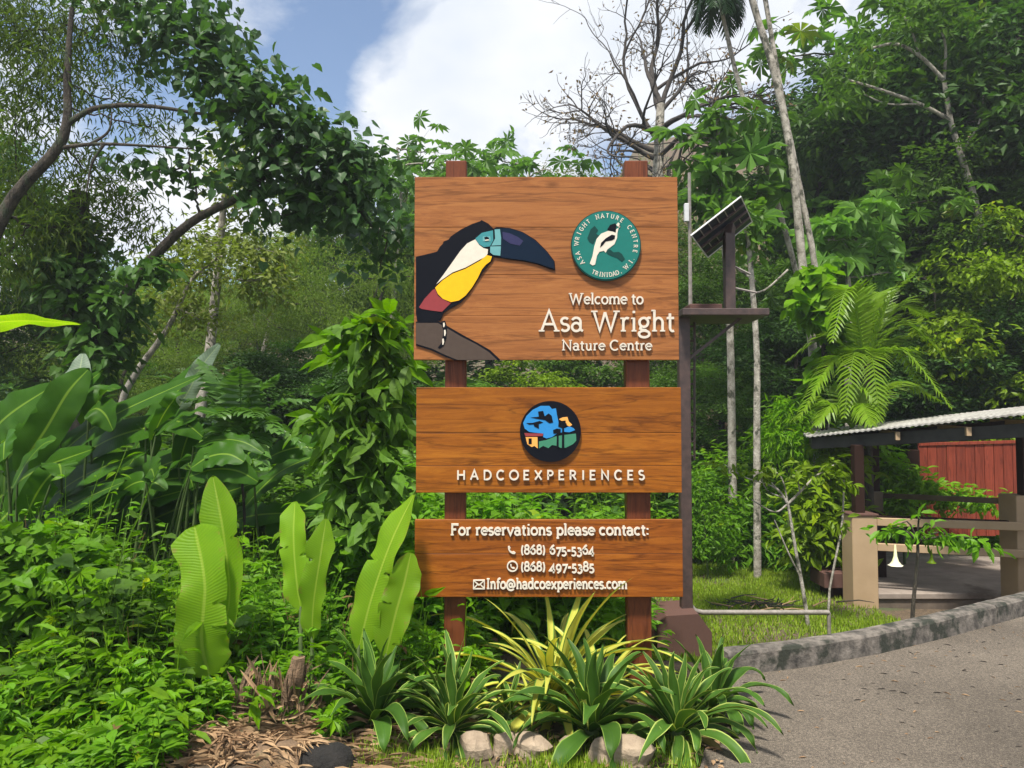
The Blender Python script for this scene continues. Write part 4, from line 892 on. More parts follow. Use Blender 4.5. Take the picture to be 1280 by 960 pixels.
# charred log and its earth-brown trunk at the bottom edge
def wobble(mb, amt, fr, seed):
    rg = np.random.default_rng(seed); ph = rg.uniform(0, 6, 9)
    for k, V in enumerate(mb.V):
        V = V.astype(float); d = sum(np.sin(V[:, [a]] * fr * (1 + .7 * i) + ph[3 * (i % 3) + a]) for i in range(3) for a in range(3)) / 4.0
        c = V.mean(0); mb.V[k] = (V + amt * d * np.array([.3, .6, 1.0]) + rg.normal(size=V.shape) * amt * .25).astype(np.float32)
    return mb
lg = empty("fallen_log", on(330, 3.55), "rotting fallen log with a charred black end at the bottom edge", "log")
a = Vector((*on(215, 3.66)[:2], .04)); b = Vector((*on(440, 3.47)[:2], .025)); rng = np.random.default_rng(4); d = (b - a).normalized()
P = [a.lerp(b - d * .2, t) for t in np.linspace(0, 1, 34)]; mb = MB(); mb.tube(P, .105 + .014 * np.sin(np.linspace(0, 9, 34)), 22, cap=True); W(wobble(mb, .012, 17, 1), "log_body", M['log'], lg, lg, True)
mb = MB(); mb.tube([b - d * .22, b - d * .15, b - d * .08, b - d * .03, b, b + d * .015], [.100, .112, .115, .110, .085, .03], 22); W(wobble(mb, .008, 23, 2), "charred_end", M['char'], lg, lg, True)

n = 300; t = rng.random(n) * .8; w = rng.uniform(-.09, .09, n); c = np.array(a)[None] + (np.array(b) - np.array(a))[None] * t[:, None]; nd = np.array([-d.y, d.x, 0])
Pl = c + nd[None] * w[:, None] + np.array([0, 0, 1.0]) * (np.sqrt(.115 ** 2 - w ** 2) + rng.uniform(0, .01, n))[:, None]; an_ = rng.normal(size=n) * .9; mb = MB()
mb.leaves(Pl, np.c_[np.cos(an_), np.sin(an_), rng.normal(size=n) * .15 - .2 * w * 8], np.array([0, 0, 1.0]) + .4 * rng.normal(size=(n, 3)), rng.uniform(.02, .12, n), rng.uniform(.004, .02, n), T_LEAF, rng.random(n)); tag(W(mb, "bark_shreds", M['dead'], lg, lg), kind='stuff')

# dry banana stump with hanging fibres
st = empty("banana_stump", on(352, 3.98), "dry brown banana stump with shredded fibres and straw", "stump")
rng = np.random.default_rng(8); base = np.array(on(352, 3.98))
mb = MB(); mb.tube([base + (.06, 0, -.05), base + (.07, 0, .08), base + (.09, 0, .2), base + (.10, 0, .29)], [.05, .046, .04, .03], 16); W(wobble(mb, .008, 40, 3), "stump_core", M['log'], st, st)
for i in range(170):
    a = rng.uniform(0, 6.28); r = rng.uniform(.03, .19); b0 = base + np.array([r * math.cos(a) * 1.25, r * math.sin(a) * .7, rng.uniform(-.02, .05)])
    up = rng.random() < .55; L = rng.uniform(.10, .32)
    dr = np.array([rng.normal() * .22, rng.normal() * .15, 1]) if up else np.array([rng.normal(), rng.normal() * .4, rng.uniform(-.1, .35)]); dr = unit(dr)
    pts = [b0, b0 + dr * L * .5 + rng.normal(size=3) * .012, b0 + dr * L + rng.normal(size=3) * .03 - np.array([0, 0, .02])]
    W(blade(pts, rng.uniform(.004, .022), (rng.normal(), -1, .3), 6, 3, .5), "dry_strip", M['dead'] if rng.random() < .45 else M['log'], st, st)

# ------------------------------------------------------------------ young banana leaves, bright and backlit
bn = [  # label, list of (points px,py,Y), width, normal
 ("broad young banana leaves left of the dry stump", [([(262, 846, 4.15), (252, 800, 4.12), (256, 730, 4.12), (243, 656, 4.22)], .26, (0.25, -1, .1)), ([(272, 800, 4.25), (287, 750, 4.25), (280, 670, 4.3), (266, 594, 4.4)], .20, (-.35, -1, .15))]),
 ("pair of upright pale green banana leaves left of the vine column", [([(376, 762, 4.3), (370, 720, 4.3), (367, 670, 4.32), (369, 626, 4.38)], .15, (.1, -1, .15)), ([(390, 800, 4.25), (392, 755, 4.25), (400, 700, 4.25), (408, 647, 4.3)], .15, (-.35, -1, .1))]),
 ("leaning banana leaves touching the sign's lower left corner", [([(448, 812, 4.25), (464, 750, 4.25), (488, 680, 4.28), (518, 617, 4.36)], .19, (-.45, -1, .25)), ([(482, 822, 4.2), (494, 770, 4.2), (505, 730, 4.22), (514, 690, 4.25)], .18, (-.25, -1, .2))]),
]
for bi, (lab, lv) in enumerate(bn):
    q0 = at(*lv[0][0][0]); root = empty("banana_plant", (q0.x, q0.y, float(gz(q0.x, q0.y))), lab, "banana plant", "young banana plants left of the sign")
    for li, (pts, wd, nr) in enumerate(lv):
        P = [at(*q) for q in pts]; rng = np.random.default_rng(40 + bi * 3 + li)
        lf = W(blade(P, wd, nr, 72, 13, .42 if li else .3, .016, 3, .12, (.07, .2, .14, .22, .16, .2)[bi * 2 + li], .16, ph=bi * 1.3 + li, tears=2, twist=(.5, -.7, .8, -.5, .9, -.6)[bi * 2 + li], wav=.085, rng=rng), "leaf", M['banana'], root, root, True)
        mb = MB(); mb.tube([(P[0].x, P[0].y + .02, float(gz(P[0].x, P[0].y)) - .05), P[0].lerp(P[1], .02), P[0].lerp(P[1], .12) + Vector((0, .006, 0))], [.014, .010, .004], 7); W(mb, "stalk", M['stem'], root, root, True)

# ------------------------------------------------------------------ heliconia clumps at the left
def helicon(name, label, base_px, Y, leaves, seed, mat='heli'):
    rng = np.random.default_rng(seed); b = Vector(on(base_px, Y)); root = empty(name, b, label, "heliconia")
    for i, (pts, wd, nr, mt) in enumerate(leaves):
        P = [at(*q) for q in pts]; W(blade(P, wd, nr, 30, 9, .22, .014, 4, .15, .34, .2, ph=i, tears=1, rng=rng), "leaf", M[mt or mat], root, root, True)
        b0 = b + Vector((rng.normal() * .12, rng.normal() * .1, -.05)); b0 = b0 if i < 16 else Vector((P[0].x + rng.uniform(-.45, .05), P[0].y + rng.uniform(.1, .5), float(gz(P[0].x - .15, P[0].y + .1)))); mb = MB(); mb.tube(bez(b0, (b0 + P[0]) / 2 + Vector((0, 0, .15)), P[0] + (P[1] - P[0]) * .05, 9), np.linspace(.016, .007, 9), 6); W(mb, "stalk", M['stem'], root, root, True)
    return root
def fan(base, dirs, Y, seed, wd=(.24, .36)):
    """leaves from a base pixel towards tip pixels"""
    rng = np.random.default_rng(seed); out = []
    for (x0, y0, x1, y1, sag) in dirs:
        Ya, Yb = Y + rng.uniform(-.25, .25), Y + rng.uniform(-.5, .35); mx, my = (x0 + x1) / 2, (y0 + y1) / 2 - sag
        out.append(([(x0, y0, Ya), ((x0 + mx) / 2, (y0 + my) / 2 - sag * .3, Ya), (mx, my, (Ya + Yb) / 2), (x1, y1, Yb)], rng.uniform(*wd), (rng.uniform(-.35, .35), -.75, rng.uniform(.3, .95)), None))
    return out
h1 = fan(None, [(-30, 560, 70, 480, 8), (-10, 600, 130, 462, 14), (20, 620, 258, 466, 22), (60, 600, 252, 520, 18), (90, 650, 300, 545, 12), (40, 640, 190, 560, 10), (-20, 640, 120, 560, 14), (60, 690, 240, 610, 14), (120, 690, 330, 600, 10), (-40, 540, 60, 500, 6), (10, 690, 160, 600, 12), (-30, 690, 60, 600, 8), (150, 640, 262, 596, 18)], 6.6, 3)
h1.append(([(20, 590, 6.3), (55, 540, 6.3), (85, 490, 6.35), (112, 460, 6.5)], .30, (.5, -.8, .2), None))
h1.append(([(74, 540, 6.4), (88, 500, 6.45), (98, 470, 6.5), (104, 440, 6.6)], .22, (.2, -1, .1), 'heli_pale'))
rg = np.random.default_rng(91)
for _ in range(30):
    x, y = rg.uniform(-20, 330), rg.uniform(500, 655); dx, dy = rg.uniform(-20, 95), rg.uniform(-75, 25); Y_ = rg.uniform(6.0, 7.0)
    h1.append(([(x, y, Y_), (x + dx * .35, y + dy * .35 - 10, Y_ - .05), (x + dx * .7, y + dy * .7 - 8, Y_ - .1), (x + dx, y + dy + 6, Y_ - .15)], rg.uniform(.14, .26), (rg.uniform(-.7, .7), -rg.uniform(.3, .9), rg.uniform(.3, 1)), None))
helicon("heliconia_clump", "dark green heliconia clump with long paddle leaves at the left edge", 40, 6.7, h1, 5)
h2 = fan(None, [(170, 560, 272, 432, 6), (150, 600, 250, 480, 10), (190, 620, 300, 520, 14), (130, 620, 240, 560, 10), (210, 660, 350, 590, 14), (240, 680, 400, 640, 16), (330, 690, 430, 600, 14), (300, 640, 420, 560, 16)], 7.1, 13, (.20, .30))
h2.append(([(215, 520, 6.9), (235, 490, 6.9), (252, 458, 6.95), (276, 428, 7.0)], .16, (.6, -.6, .5), 'heli_pale'))
helicon("heliconia_clump", "smaller heliconia clump behind the broad banana leaves", 210, 7.2, h2, 6)
h3 = [([(-160, 470, 3.6), (-80, 420, 3.5), (10, 402, 3.4), (104, 405, 3.3)], .17, (.05, .25, 1), 'banana'), ([(-190, 560, 3.7), (-170, 480, 3.8), (-150, 420, 4.0), (-120, 380, 4.2)], .2, (.3, -1, .2), 'banana')]
helicon("banana_plant", "bright horizontal banana leaf reaching in at the left edge", -200, 3.8, h3, 7)["category"] = "banana plant"

# pinnate-leaved shrub between heliconias and the vine column
def pinnate(label, base_px, Y, tips, seed, n=15, lw=.07, ll=.2, mat='pinnate', name="pinnate_shrub", cat="shrub"):
    rng = np.random.default_rng(seed); b = Vector(on(base_px, Y)); root = empty(name, b, label, cat)
    hub = at(base_px, 575, Y); mb = MB(); mb.tube(catmull([b - Vector((0, 0, .05)), (b + hub) / 2 + Vector((.05, 0, 0)), hub], 8), np.linspace(.016, .010, 8), 7); W(mb, "stem", M['bark'], root, root, True)
    for i, (x, y, dY) in enumerate(tips):
        t = at(x, y, Y + dY); m = hub.lerp(t, .55) + Vector((0, 0, .22)); W(frond([hub, hub.lerp(m, .6) + Vector((0, 0, .05)), m, t], ll, n, lw, .008, .35, seed * 10 + i, .25), "frond", M[mat], root, root)
    return root
pinnate("glossy shrub with paired leaflets between the heliconias and the vine column", 300, 6.6,
        [(250, 452, .3), (300, 462, -.3), (345, 470, 0), (385, 500, .2), (350, 540, -.4), (230, 500, -.2), (270, 520, -.5), (320, 520, -.5), (210, 540, 0), (385, 560, -.2), (260, 570, -.6), (330, 585, -.6)], 3, 14, .085, .2)

# ------------------------------------------------------------------ vine covered column left of the sign
vc = ptree("vine_column", "tall leafy vine column just left of the sign", "vine", [(462, 760, 5.5, .035), (458, 640, 5.5, .03), (455, 520, 5.5, .025), (460, 400, 5.5, .015)],
      [(468, 408, 5.5, 30, 18, 10), (445, 440, 5.5, 26, 20, 9), (480, 455, 5.45, 22, 28, 12), (440, 490, 5.45, 24, 24, 10), (470, 510, 5.4, 28, 30, 18), (415, 528, 5.35, 18, 12, 5), (452, 560, 5.4, 30, 32, 22), (482, 585, 5.4, 20, 38, 14), (436, 615, 5.35, 24, 28, 16), (465, 650, 5.35, 28, 36, 18), (430, 670, 5.35, 24, 28, 12)],
      'l_mid', .18, .095, T_LEAF, 5, .085, 'stem', .012, 21, .55, ntw=4)
vc2 = MB(); rng = np.random.default_rng(22)
for (x, y) in ((470, 398), (448, 408), (492, 402), (430, 420), (498, 425), (462, 420), (425, 450), (505, 452), (410, 505), (398, 530), (418, 545), (502, 480)):
    c = at(x, y, 5.45); q = clump(vc2, rng, c, (.05, .05, .04), 2, 4, .03, .26, .10, T_LEAF, .25)
W(vc2, "top_leaves", M['l_bright'], vc, vc)

# ------------------------------------------------------------------ ground cover, lawn, grass
def herb_field(name, label, mat, spots, seed, L=.085, W_=.05, nl=(7, 13), T=T_LEAF):
    """low leafy stems: spots = (x, y, height)"""
    rng = np.random.default_rng(seed); mb = MB(); X = np.array(spots); n = len(X)
    k = rng.integers(nl[0], nl[1], n); idx = np.repeat(np.arange(n), k); tot = len(idx); h = X[idx, 2] * rng.random(tot) ** .55
    lean = rng.normal(size=(n, 2)) * .22; g = gz(X[:, 0], X[:, 1])
    base = np.c_[X[idx, 0] + lean[idx, 0] * h, X[idx, 1] + lean[idx, 1] * h, g[idx] + h]
    a = rng.uniform(0, 6.283, tot); D = np.c_[np.cos(a), np.sin(a), rng.uniform(-.35, .5, tot)]
    P = base + D * .02; N = np.array([0, 0, 1.0]) + .35 * rng.normal(size=(tot, 3)); s = rng.uniform(.55, 1.35, tot) * np.repeat(rng.uniform(.75, 1.3, n), k)
    tone = np.repeat(rng.random(n), k); mb.leaves(P, D, N, L * s, W_ * s, T, np.clip(.6 * tone + .42 * rng.random(tot), 0, 1))
    for i in range(n):
        if X[i, 2] > .12: mb.tube([(X[i, 0], X[i, 1], g[i] - .02), (X[i, 0] + lean[i, 0] * X[i, 2], X[i, 1] + lean[i, 1] * X[i, 2], g[i] + X[i, 2])], [.005, .002], 3, .3, False)
    o = mb.build(name, M[mat]); return tag(o, label, kind='stuff')
rng = np.random.default_rng(77); sp = []
for _ in range(4600):
    y = rng.uniform(3.15, 7.2); x = rng.uniform(-.75 * y - .5, -.15 - .12 * max(0, 4.6 - y) * 4)
    px = 640 + 960 * x / y
    if y < 3.75 and px > 190 + (y - 3.2) * 140: continue
    if y < 4.2 and 290 < px < 410 and rng.random() < .8: continue
    if y < 4.3 and px > 425: continue
    hh = .16 + .20 * smoothstep(3.3, 4.8, y) + .38 * smoothstep(330, 60, px) * smoothstep(3.4, 4.6, y) * (.6 + .4 * math.sin(x * 3.1 + y * 2))
    sp.append((x, y, max(.06, hh * rng.uniform(.3, 1.0) * (1.25 if rng.random() < .86 else 1.9) * (.75 + .45 * math.sin(x * 4.3 + 1) * math.cos(y * 3.7)))))
A_ = np.array(sp); kd = (np.sin(A_[:, 0] * 2.6 + 1.2) + np.cos(A_[:, 1] * 3.3 + A_[:, 0]) + rng.normal(size=len(A_)) * .7)
herb_field("ground_cover", "bright small-leaved ground cover across the bank left of the sign", 'l_cover', A_[kd < .35], 3, .068, .036)
herb_field("ground_cover", "yellow-green pointed-leaf ground cover on the bank left of the sign", 'l_bright', A_[(kd >= .35) & (kd < 1.1)] * (1, 1, 1.15), 13, .10, .034)
pm = (np.sin(A_[:, 0] * 5.1 + 2) * np.cos(A_[:, 1] * 4.3) > .45)
herb_field("ground_cover", "patches of hand-shaped leaves among the ground cover left of the sign", 'l_bright', A_[pm][::3] * (1, 1, 1.2), 33, .075, .075, (4, 7), T_PALM)
herb_field("ground_cover", "scattered dead brown leaves caught in the ground cover", 'l_dry', A_[::9] * (1, 1, .8), 34, .085, .04, (1, 3))
herb_field("ground_cover", "broad heart-leaved creeper patches on the bank left of the sign", 'l_mid', A_[kd >= 1.1] * (1, 1, .9), 23, .085, .075, (5, 9), T_HEART)
sp = []
for _ in range(1500):
    y = rng.uniform(5.3, 9.5); x = rng.uniform(-1.3, .158 * y); sp.append((x, y, rng.uniform(.35, .9) + .45 * smoothstep(6, 9, y)))
herb_field("undergrowth", "leafy green undergrowth seen through the gaps behind the sign", 'l_cover', sp, 4, .12, .065, (9, 15))
sp = []
for _ in range(1500):
    y = rng.uniform(7.6, 13); x = rng.uniform(-6.5, -1.2); sp.append((x, y, rng.uniform(.4, 1.3)))
herb_field("undergrowth", "dark leafy undergrowth on the forest floor behind the heliconias", 'l_mid', sp, 6, .17, .085, (9, 15))
sp = []
for _ in range(1700):
    x = rng.uniform(1.4, 4.4); y = rng.uniform(12.9, 16.5); sp.append((x, y, rng.uniform(.3, 1.0) + (.9 if rng.random() < .12 else 0)))
for _ in range(900):
    x = rng.uniform(4.3, 9); y = rng.uniform(11.2 if x < 5.0 else 13.1, 16); sp.append((x, y, rng.uniform(.3, .9)))
herb_field("undergrowth", "bright garden undergrowth between the solar tower and the walkway", 'l_bright', sp, 7, .17, .075, (9, 15))
sp = []
for _ in range(3400):
    y = rng.uniform(13, 34); x = rng.uniform(-.8 * y, .75 * y)
    if y < 16 and x > 4: continue
    sp.append((x, y, rng.uniform(.6, 2.2) * (1 + (y - 13) * .03)))
herb_field("undergrowth", "shaded undergrowth on the forest floor far behind the sign", 'l_dark', sp, 8, .34, .15, (10, 16), T_DIA)
def grass(name, label, pts, hmin, hmax, seed, wd=.008):
    rng = np.random.default_rng(seed); n = len(pts); X = np.array(pts); a = rng.uniform(0, 6.283, n)
    D = np.c_[np.cos(a) * .5, np.sin(a) * .5, rng.uniform(.5, 1.2, n)]; N = np.c_[np.cos(a), np.sin(a), -.3 + 0 * a] + .1 * rng.normal(size=(n, 3))
    mb = MB(); mb.leaves(np.c_[X, gz(X[:, 0], X[:, 1]) - .004], D, N, rng.uniform(hmin, hmax, n), wd, T_SPIKE, rng.random(n)); return tag(mb.build(name, M['grass']), label, kind='stuff')
pts = []
while len(pts) < 70000:
    x = rng.uniform(.9, 4.6); y = rng.uniform(5.2, 13.4)
    if y > ky(x) + .22 and (math.sin(x * 2.3 + 1) * math.cos(y * 1.9) + rng.normal() * .5 > -.55): pts.append((x, y))
grass("lawn_grass", "patchy short lawn beyond the kerb", pts, .03, .085, 2, .012)
pts = []
while len(pts) < 5200:
    y = rng.uniform(3.3, 3.95); x = rng.uniform(-.75, .95)
    if x < np.interp(y, EY, EX) - .02 and rng.random() < smoothstep(4.0, 3.45, y) * (.55 + .45 * math.sin(x * 9 + y * 5)): pts.append((x, y))
grass("verge_grass", "short grass at the foot of the bed", pts, .03, .08, 5, .006)
# fallen dry leaves and straw on the bank
mb = MB(); rng = np.random.default_rng(31); n = 520
y = rng.uniform(3.35, 4.25, n); px = rng.uniform(180, 900, n); x = (px - 640) / 960 * y; ok = x < np.interp(y, EY, EX) + .12; x, y = x[ok], y[ok]; n = len(x)
a = rng.uniform(0, 6.28, n); mb.leaves(np.c_[x, y, np.maximum(gz(x, y), np.where(x > np.interp(y, EY, EX), .006, -9)) + .012], np.c_[np.cos(a), np.sin(a), rng.normal(size=n) * .15], np.array([0, 0, 1.0]) + .3 * rng.normal(size=(n, 3)), rng.uniform(.03, .10, n), rng.uniform(.008, .03, n), T_LEAF, rng.random(n))
n2 = 900; y = rng.uniform(3.38, 4.15, n2); px = rng.uniform(185, 520, n2); x = (px - 640) / 960 * y; a = rng.normal(size=n2) * .6
mb.leaves(np.c_[x, y, gz(x, y) + rng.uniform(.004, .03, n2)], np.c_[np.cos(a), np.sin(a), rng.normal(size=n2) * .12], np.array([0, 0, 1.0]) + .4 * rng.normal(size=(n2, 3)), rng.uniform(.04, .20, n2), rng.uniform(.003, .010, n2), T_LEAF, rng.random(n2))
tag(mb.build("leaf_litter", M['dead']), "dry leaves and straw scattered on the bank", kind='stuff')

n = 700; y = rng.uniform(3.4, 7.5, n); x = rng.uniform(.85, 5.0, n); ok = (y < ky(x) - .02); w = rng.random(n) < np.where(ky(x) - y < .35, .9, .35); x, y = x[ok & w], y[ok & w]; n = len(x); a = rng.uniform(0, 6.28, n); mb = MB()
mb.leaves(np.c_[x, y, np.full(n, .007)], np.c_[np.cos(a), np.sin(a), np.full(n, .04)], np.array([0, 0, 1.0]) + .2 * rng.normal(size=(n, 3)), rng.uniform(.015, .06, n), rng.uniform(.003, .012, n), T_LEAF, rng.random(n))
tag(mb.build("road_litter", M['dead']), "dry needles and leaf scraps on the asphalt", kind='stuff')

n = 900; y = rng.uniform(3.5, 8.0, n); x = rng.uniform(.95, 6.0, n); dn = np.sin(x * 2.1 + y * 1.3) * np.cos(y * 2.7 - x) + rng.normal(size=n) * .45; ok = (y < ky(x) - .03) & (dn > .1); x, y = x[ok], y[ok]; n = len(x); a = rng.normal(size=n) * .7; mb = MB()
mb.leaves(np.c_[x, y, np.full(n, .0065)], np.c_[np.cos(a), np.sin(a), np.full(n, .02)], np.array([0, 0, 1.0]) + .1 * rng.normal(size=(n, 3)), rng.uniform(.015, .075, n), rng.uniform(.002, .006, n), T_LEAF, rng.random(n))
tag(mb.build("road_twigs", M['bark_dark']), "dark needles and fine twigs strewn over the asphalt", kind='stuff')

# ------------------------------------------------------------------ leafy mounds at the left edge, shrubs right of the sign
ptree("leafy_bush", "rounded leafy bush at the left edge below the heliconias", "bush", [(30, 800, 4.7, .02), (35, 730, 4.7, .015)], [(20, 700, 4.6, 60, 34, 60), (85, 715, 4.6, 45, 40, 50), (30, 760, 4.5, 65, 45, 70), (-30, 690, 4.6, 40, 40, 40), (110, 770, 4.5, 30, 40, 34)], 'l_cover', .12, .075, T_LEAF, 7, .06, 'stem', .008, 31, .4)
sh = "shrubs right of the sign"
ptree("leafy_shrub", "tall bright leafy shrub right of the solar tower", "shrub", [(930, 690, 13.5, .03), (935, 600, 13.5, .02)], [(905, 590, 13.5, 30, 26, 36), (945, 560, 13.7, 34, 28, 40), (985, 540, 13.9, 30, 26, 36), (930, 620, 13.3, 36, 26, 44), (975, 610, 13.3, 36, 30, 44), (900, 640, 13.2, 30, 26, 36), (955, 660, 13.1, 40, 24, 40)], 'l_bright', .19, .05, T_LEAF, 7, .15, 'stem', .014, 32, group=sh)
ptree("leafy_shrub", "fine-leaved shrub seen just right of the solar tower's mast", "shrub", [(885, 720, 11.8, .02), (880, 650, 11.8, .015)], [(875, 610, 11.9, 22, 26, 36), (890, 650, 11.8, 26, 28, 44), (870, 680, 11.7, 22, 22, 32), (905, 690, 11.7, 16, 18, 20)], 'l_cover', .11, .035, T_LEAF, 10, .10, 'stem', .01, 33, group=sh)
ptree("leafy_shrub", "yellow-flecked shrub left of the tan column", "shrub", [(1035, 720, 10.9, .025), (1035, 640, 10.9, .02)], [(1040, 590, 11, 30, 26, 32), (1015, 625, 10.9, 34, 26, 36), (1045, 640, 10.8, 24, 28, 30), (1030, 680, 10.7, 30, 24, 32), (1000, 665, 10.7, 26, 22, 26), (1050, 560, 11.2, 22, 18, 20)], 'l_yellowish', .22, .09, T_LEAF, 6, .12, 'stem', .012, 34, group=sh)
ptree("leafy_shrub", "dense shrub in the middle behind the bare branched shrub", "shrub", [(960, 700, 12.4, .02), (958, 660, 12.4, .015)], [(945, 650, 12.5, 34, 24, 40), (985, 650, 12.5, 26, 24, 32), (925, 680, 12.3, 26, 16, 24), (1010, 690, 12.2, 24, 18, 24), (980, 690, 12.2, 22, 18, 22)], 'l_cover', .20, .06, T_LEAF, 7, .13, 'stem', .01, 35, group=sh)
ptree("leafy_shrub", "pale feathery shrub under the palm", "shrub", [(985, 600, 12.2, .02), (988, 540, 12.2, .015)], [(990, 520, 12.2, 24, 24, 60), (1000, 560, 12.1, 26, 26, 60), (975, 545, 12.1, 20, 20, 40)], 'l_bright', .16, .03, T_DIA, 12, .1, 'stem', .01, 36, .6, group=sh)
ptree("leafy_shrub", "shrub behind the walkway's rear rail, before the red fence", "shrub", [(1130, 660, 11.9, .02), (1135, 610, 11.9, .015)], [(1120, 590, 12.0, 22, 18, 30), (1150, 610, 11.9, 26, 18, 34), (1190, 622, 11.8, 28, 14, 30), (1225, 625, 11.6, 24, 10, 20), (1125, 630, 11.7, 20, 20, 30), (1110, 570, 12.2, 12, 16, 16)], 'l_bright', .15, .065, T_LEAF, 8, .09, 'stem', .01, 37, group=sh)
bp = empty("brush_pile", on(945, 9.6), "brown heap of dead twigs and leaves on the lawn", "brush pile"); rng = np.random.default_rng(88); b9 = np.array(on(945, 9.6))
for i in range(60):
    a = rng.uniform(0, 6.28); p0 = b9 + np.array([rng.normal() * .28, rng.normal() * .16, rng.uniform(0, .07)]); L = rng.uniform(.15, .5); q1 = p0 + np.array([math.cos(a) * L, math.sin(a) * L * .5, rng.uniform(-.03, .08)])
    mb = MB(); mb.tube([p0, (p0 + q1) / 2 + rng.normal(size=3) * .02, q1], [.010, .008, .004], 4); W(mb, "twig", M['bark'] if i % 3 else M['dead'], bp, bp)
# pale branched shrub, nearly leafless
bs = empty("bare_branched_shrub", on(1012, 8.9), "spindly pale-stemmed shrub with few leaves before the walkway", "shrub"); rng = np.random.default_rng(51)
mb = MB(); Q = lambda x, y, Y=8.9: at(x, y, Y)
for ch, r in (([(1012, 800), (1005, 745), (995, 690), (985, 630)], .026), ([(985, 630), (972, 612), (955, 604)], .018), ([(985, 630), (1000, 615), (1020, 595), (1045, 580)], .017), ([(985, 630), (968, 640), (940, 625)], .013), ([(972, 612), (952, 590)], .012), ([(1000, 615), (995, 588)], .011), ([(955, 604), (930, 596), (905, 580)], .009), ([(978, 622), (958, 612), (950, 590)], .010), ([(1040, 800), (1036, 745), (1052, 660), (1055, 600)], .016), ([(1000, 720), (985, 690), (968, 650)], .012), ([(985, 630), (978, 600), (965, 585)], .010)):
    mb.tube(catmull([Q(*c) for c in ch], 9), np.linspace(r, r * .6, 9), 6)
W(mb, "stem", M['bark_pale'], bs, bs, True); lb = MB()
for (x, y, n) in ((905, 580, 4), (950, 590, 4), (995, 588, 5), (1045, 580, 6), (1055, 600, 8), (965, 585, 4), (1052, 650, 5), (1020, 595, 3)): clump(lb, rng, Q(x, y), (.1, .1, .08), n, 4, .05, .16, .06, T_LEAF, .3)
W(lb, "leaves", M['l_yellowish'], bs, bs)
# angel's trumpet sapling in front of the walkway
an = empty("trumpet_flower_sapling", on(1142, 7.6), "small trumpet-flower sapling with drooping leaves and one white bloom before the rails", "sapling")
mb = MB(); q = lambda x, y: at(x, y, 7.6)
mb.tube(catmull([q(1139, 800), q(1142, 750), q(1147, 700), q(1147, 672)], 10), np.linspace(.022, .013, 10), 7)
for e in ((1105, 662), (1125, 655), (1165, 658), (1190, 668), (1215, 672), (1150, 650)): mb.tube(catmull([q(1147, 676), q((1147 + e[0]) / 2, e[1] - 2), q(*e)], 6), np.linspace(.012, .005, 6), 5)
W(mb, "stem", M['bark'], an, an, True); lb = MB(); rng = np.random.default_rng(61)
for e, n in (((1100, 664), 7), ((1118, 660), 7), ((1140, 664), 7), ((1165, 665), 8), ((1190, 672), 9), ((1215, 676), 9), ((1150, 652), 5), ((1232, 680), 5)): clump(lb, rng, q(*e), (.13, .12, .06), max(3, n - 3), 4, .05, .14, .055, T_LEAF, .5)
W(lb, "leaves", M['l_cover'], an, an)
M['petal'] = leaf_mat('white_petal', (.75, .70, .55), (.82, .78, .66), (.85, .8, .7), .3)
def trumpet(x, y, s, mat):
    c = q(x, y); mb = MB(); P = [(0, .010), (.25, .014), (.55, .02), (.8, .036), (.95, .06), (1.0, .082)]; a = np.linspace(0, 6.283, 11)[:-1]
    G = np.array([[(c.x + r * s * math.cos(t) * (1 + .12 * math.cos(5 * t) * (z > .7)), c.y - .03 + r * s * math.sin(t), c.z - z * .24 * s) for t in a] for z, r in P]); mb.grid(G, .5, None, True); W(mb, "flower", M[mat], an, an, True)
trumpet(1117, 680, .85, 'petal'); trumpet(1162, 686, .55, 'l_yellowish')
# ------------------------------------------------------------------ bare crowned tree above the sign
def branching(root, trunk_pts, r0, levels, seed, mat, leaf, Y):
    rng = np.random.default_rng(seed); wb = MB(); tips = []
    tc = catmull(trunk_pts, 14); tk = MB(); tk.tube(tc, np.linspace(r0, r0 * .55, 14), 9); W(tk, 'trunk', M['bark_pale'], root, root, True)
    def grow(p, d, L, r, lv):
        n = 6; pts = [p]; d = unit(d)
        for i in range(n):
            d = unit(d + rng.normal(size=3) * .16 + np.array([0, 0, .015])); p = p + d * L / n; pts.append(p)
        wb.tube(pts, np.linspace(r, r * .62, n + 1), 6 if lv > 2 else 3, cap=False)
        if lv == 0: tips.extend(pts[2:]); return
        for c in range(int(rng.integers(1, 4)) + (rng.random() < .35)):
            i = int(rng.integers(2, n + 1)); dd = unit(d + rng.normal(size=3) * .62); grow(pts[i], dd, L * rng.uniform(.5, .8), r * .55, lv - 1)
        grow(pts[-1], d, L * .72, r * .6, lv - 1)
    return rng, wb, tips, grow, tc
BY = 20.0
q0 = at(822, 330, BY); bt = empty("bare_tree", (q0.x, BY, float(gz(q0.x, BY))), "pale-trunked tree with open nearly leafless crown above the sign", "tree")
rng, wb, tips, grow, tc = branching(bt, [(q0.x, BY, float(gz(q0.x, BY)) - .2), at(823, 300, BY), at(823, 200, BY), at(826, 130, BY)], .20, 4, 5, 'bark_pale', None, BY)
for (px0, py0, px1, py1, r, lv) in ((825, 140, 815, 30, .13, 3), (824, 150, 850, 20, .12, 3), (824, 165, 880, 90, .12, 3), (824, 170, 770, 110, .11, 3), (824, 190, 740, 165, .11, 3), (824, 195, 890, 150, .10, 3), (824, 200, 720, 190, .10, 3), (822, 215, 730, 208, .10, 3), (826, 130, 780, 40, .10, 3), (825, 215, 870, 175, .08, 2), (826, 140, 900, 40, .09, 3), (824, 180, 760, 70, .09, 3)):
    a, b = at(px0, py0, BY), at(px1, py1, BY + rng.uniform(-2.5, 2.5)); L = (b - a).length; grow(np.array(a), np.array(b - a), L * .66, r * .7, lv + 1)
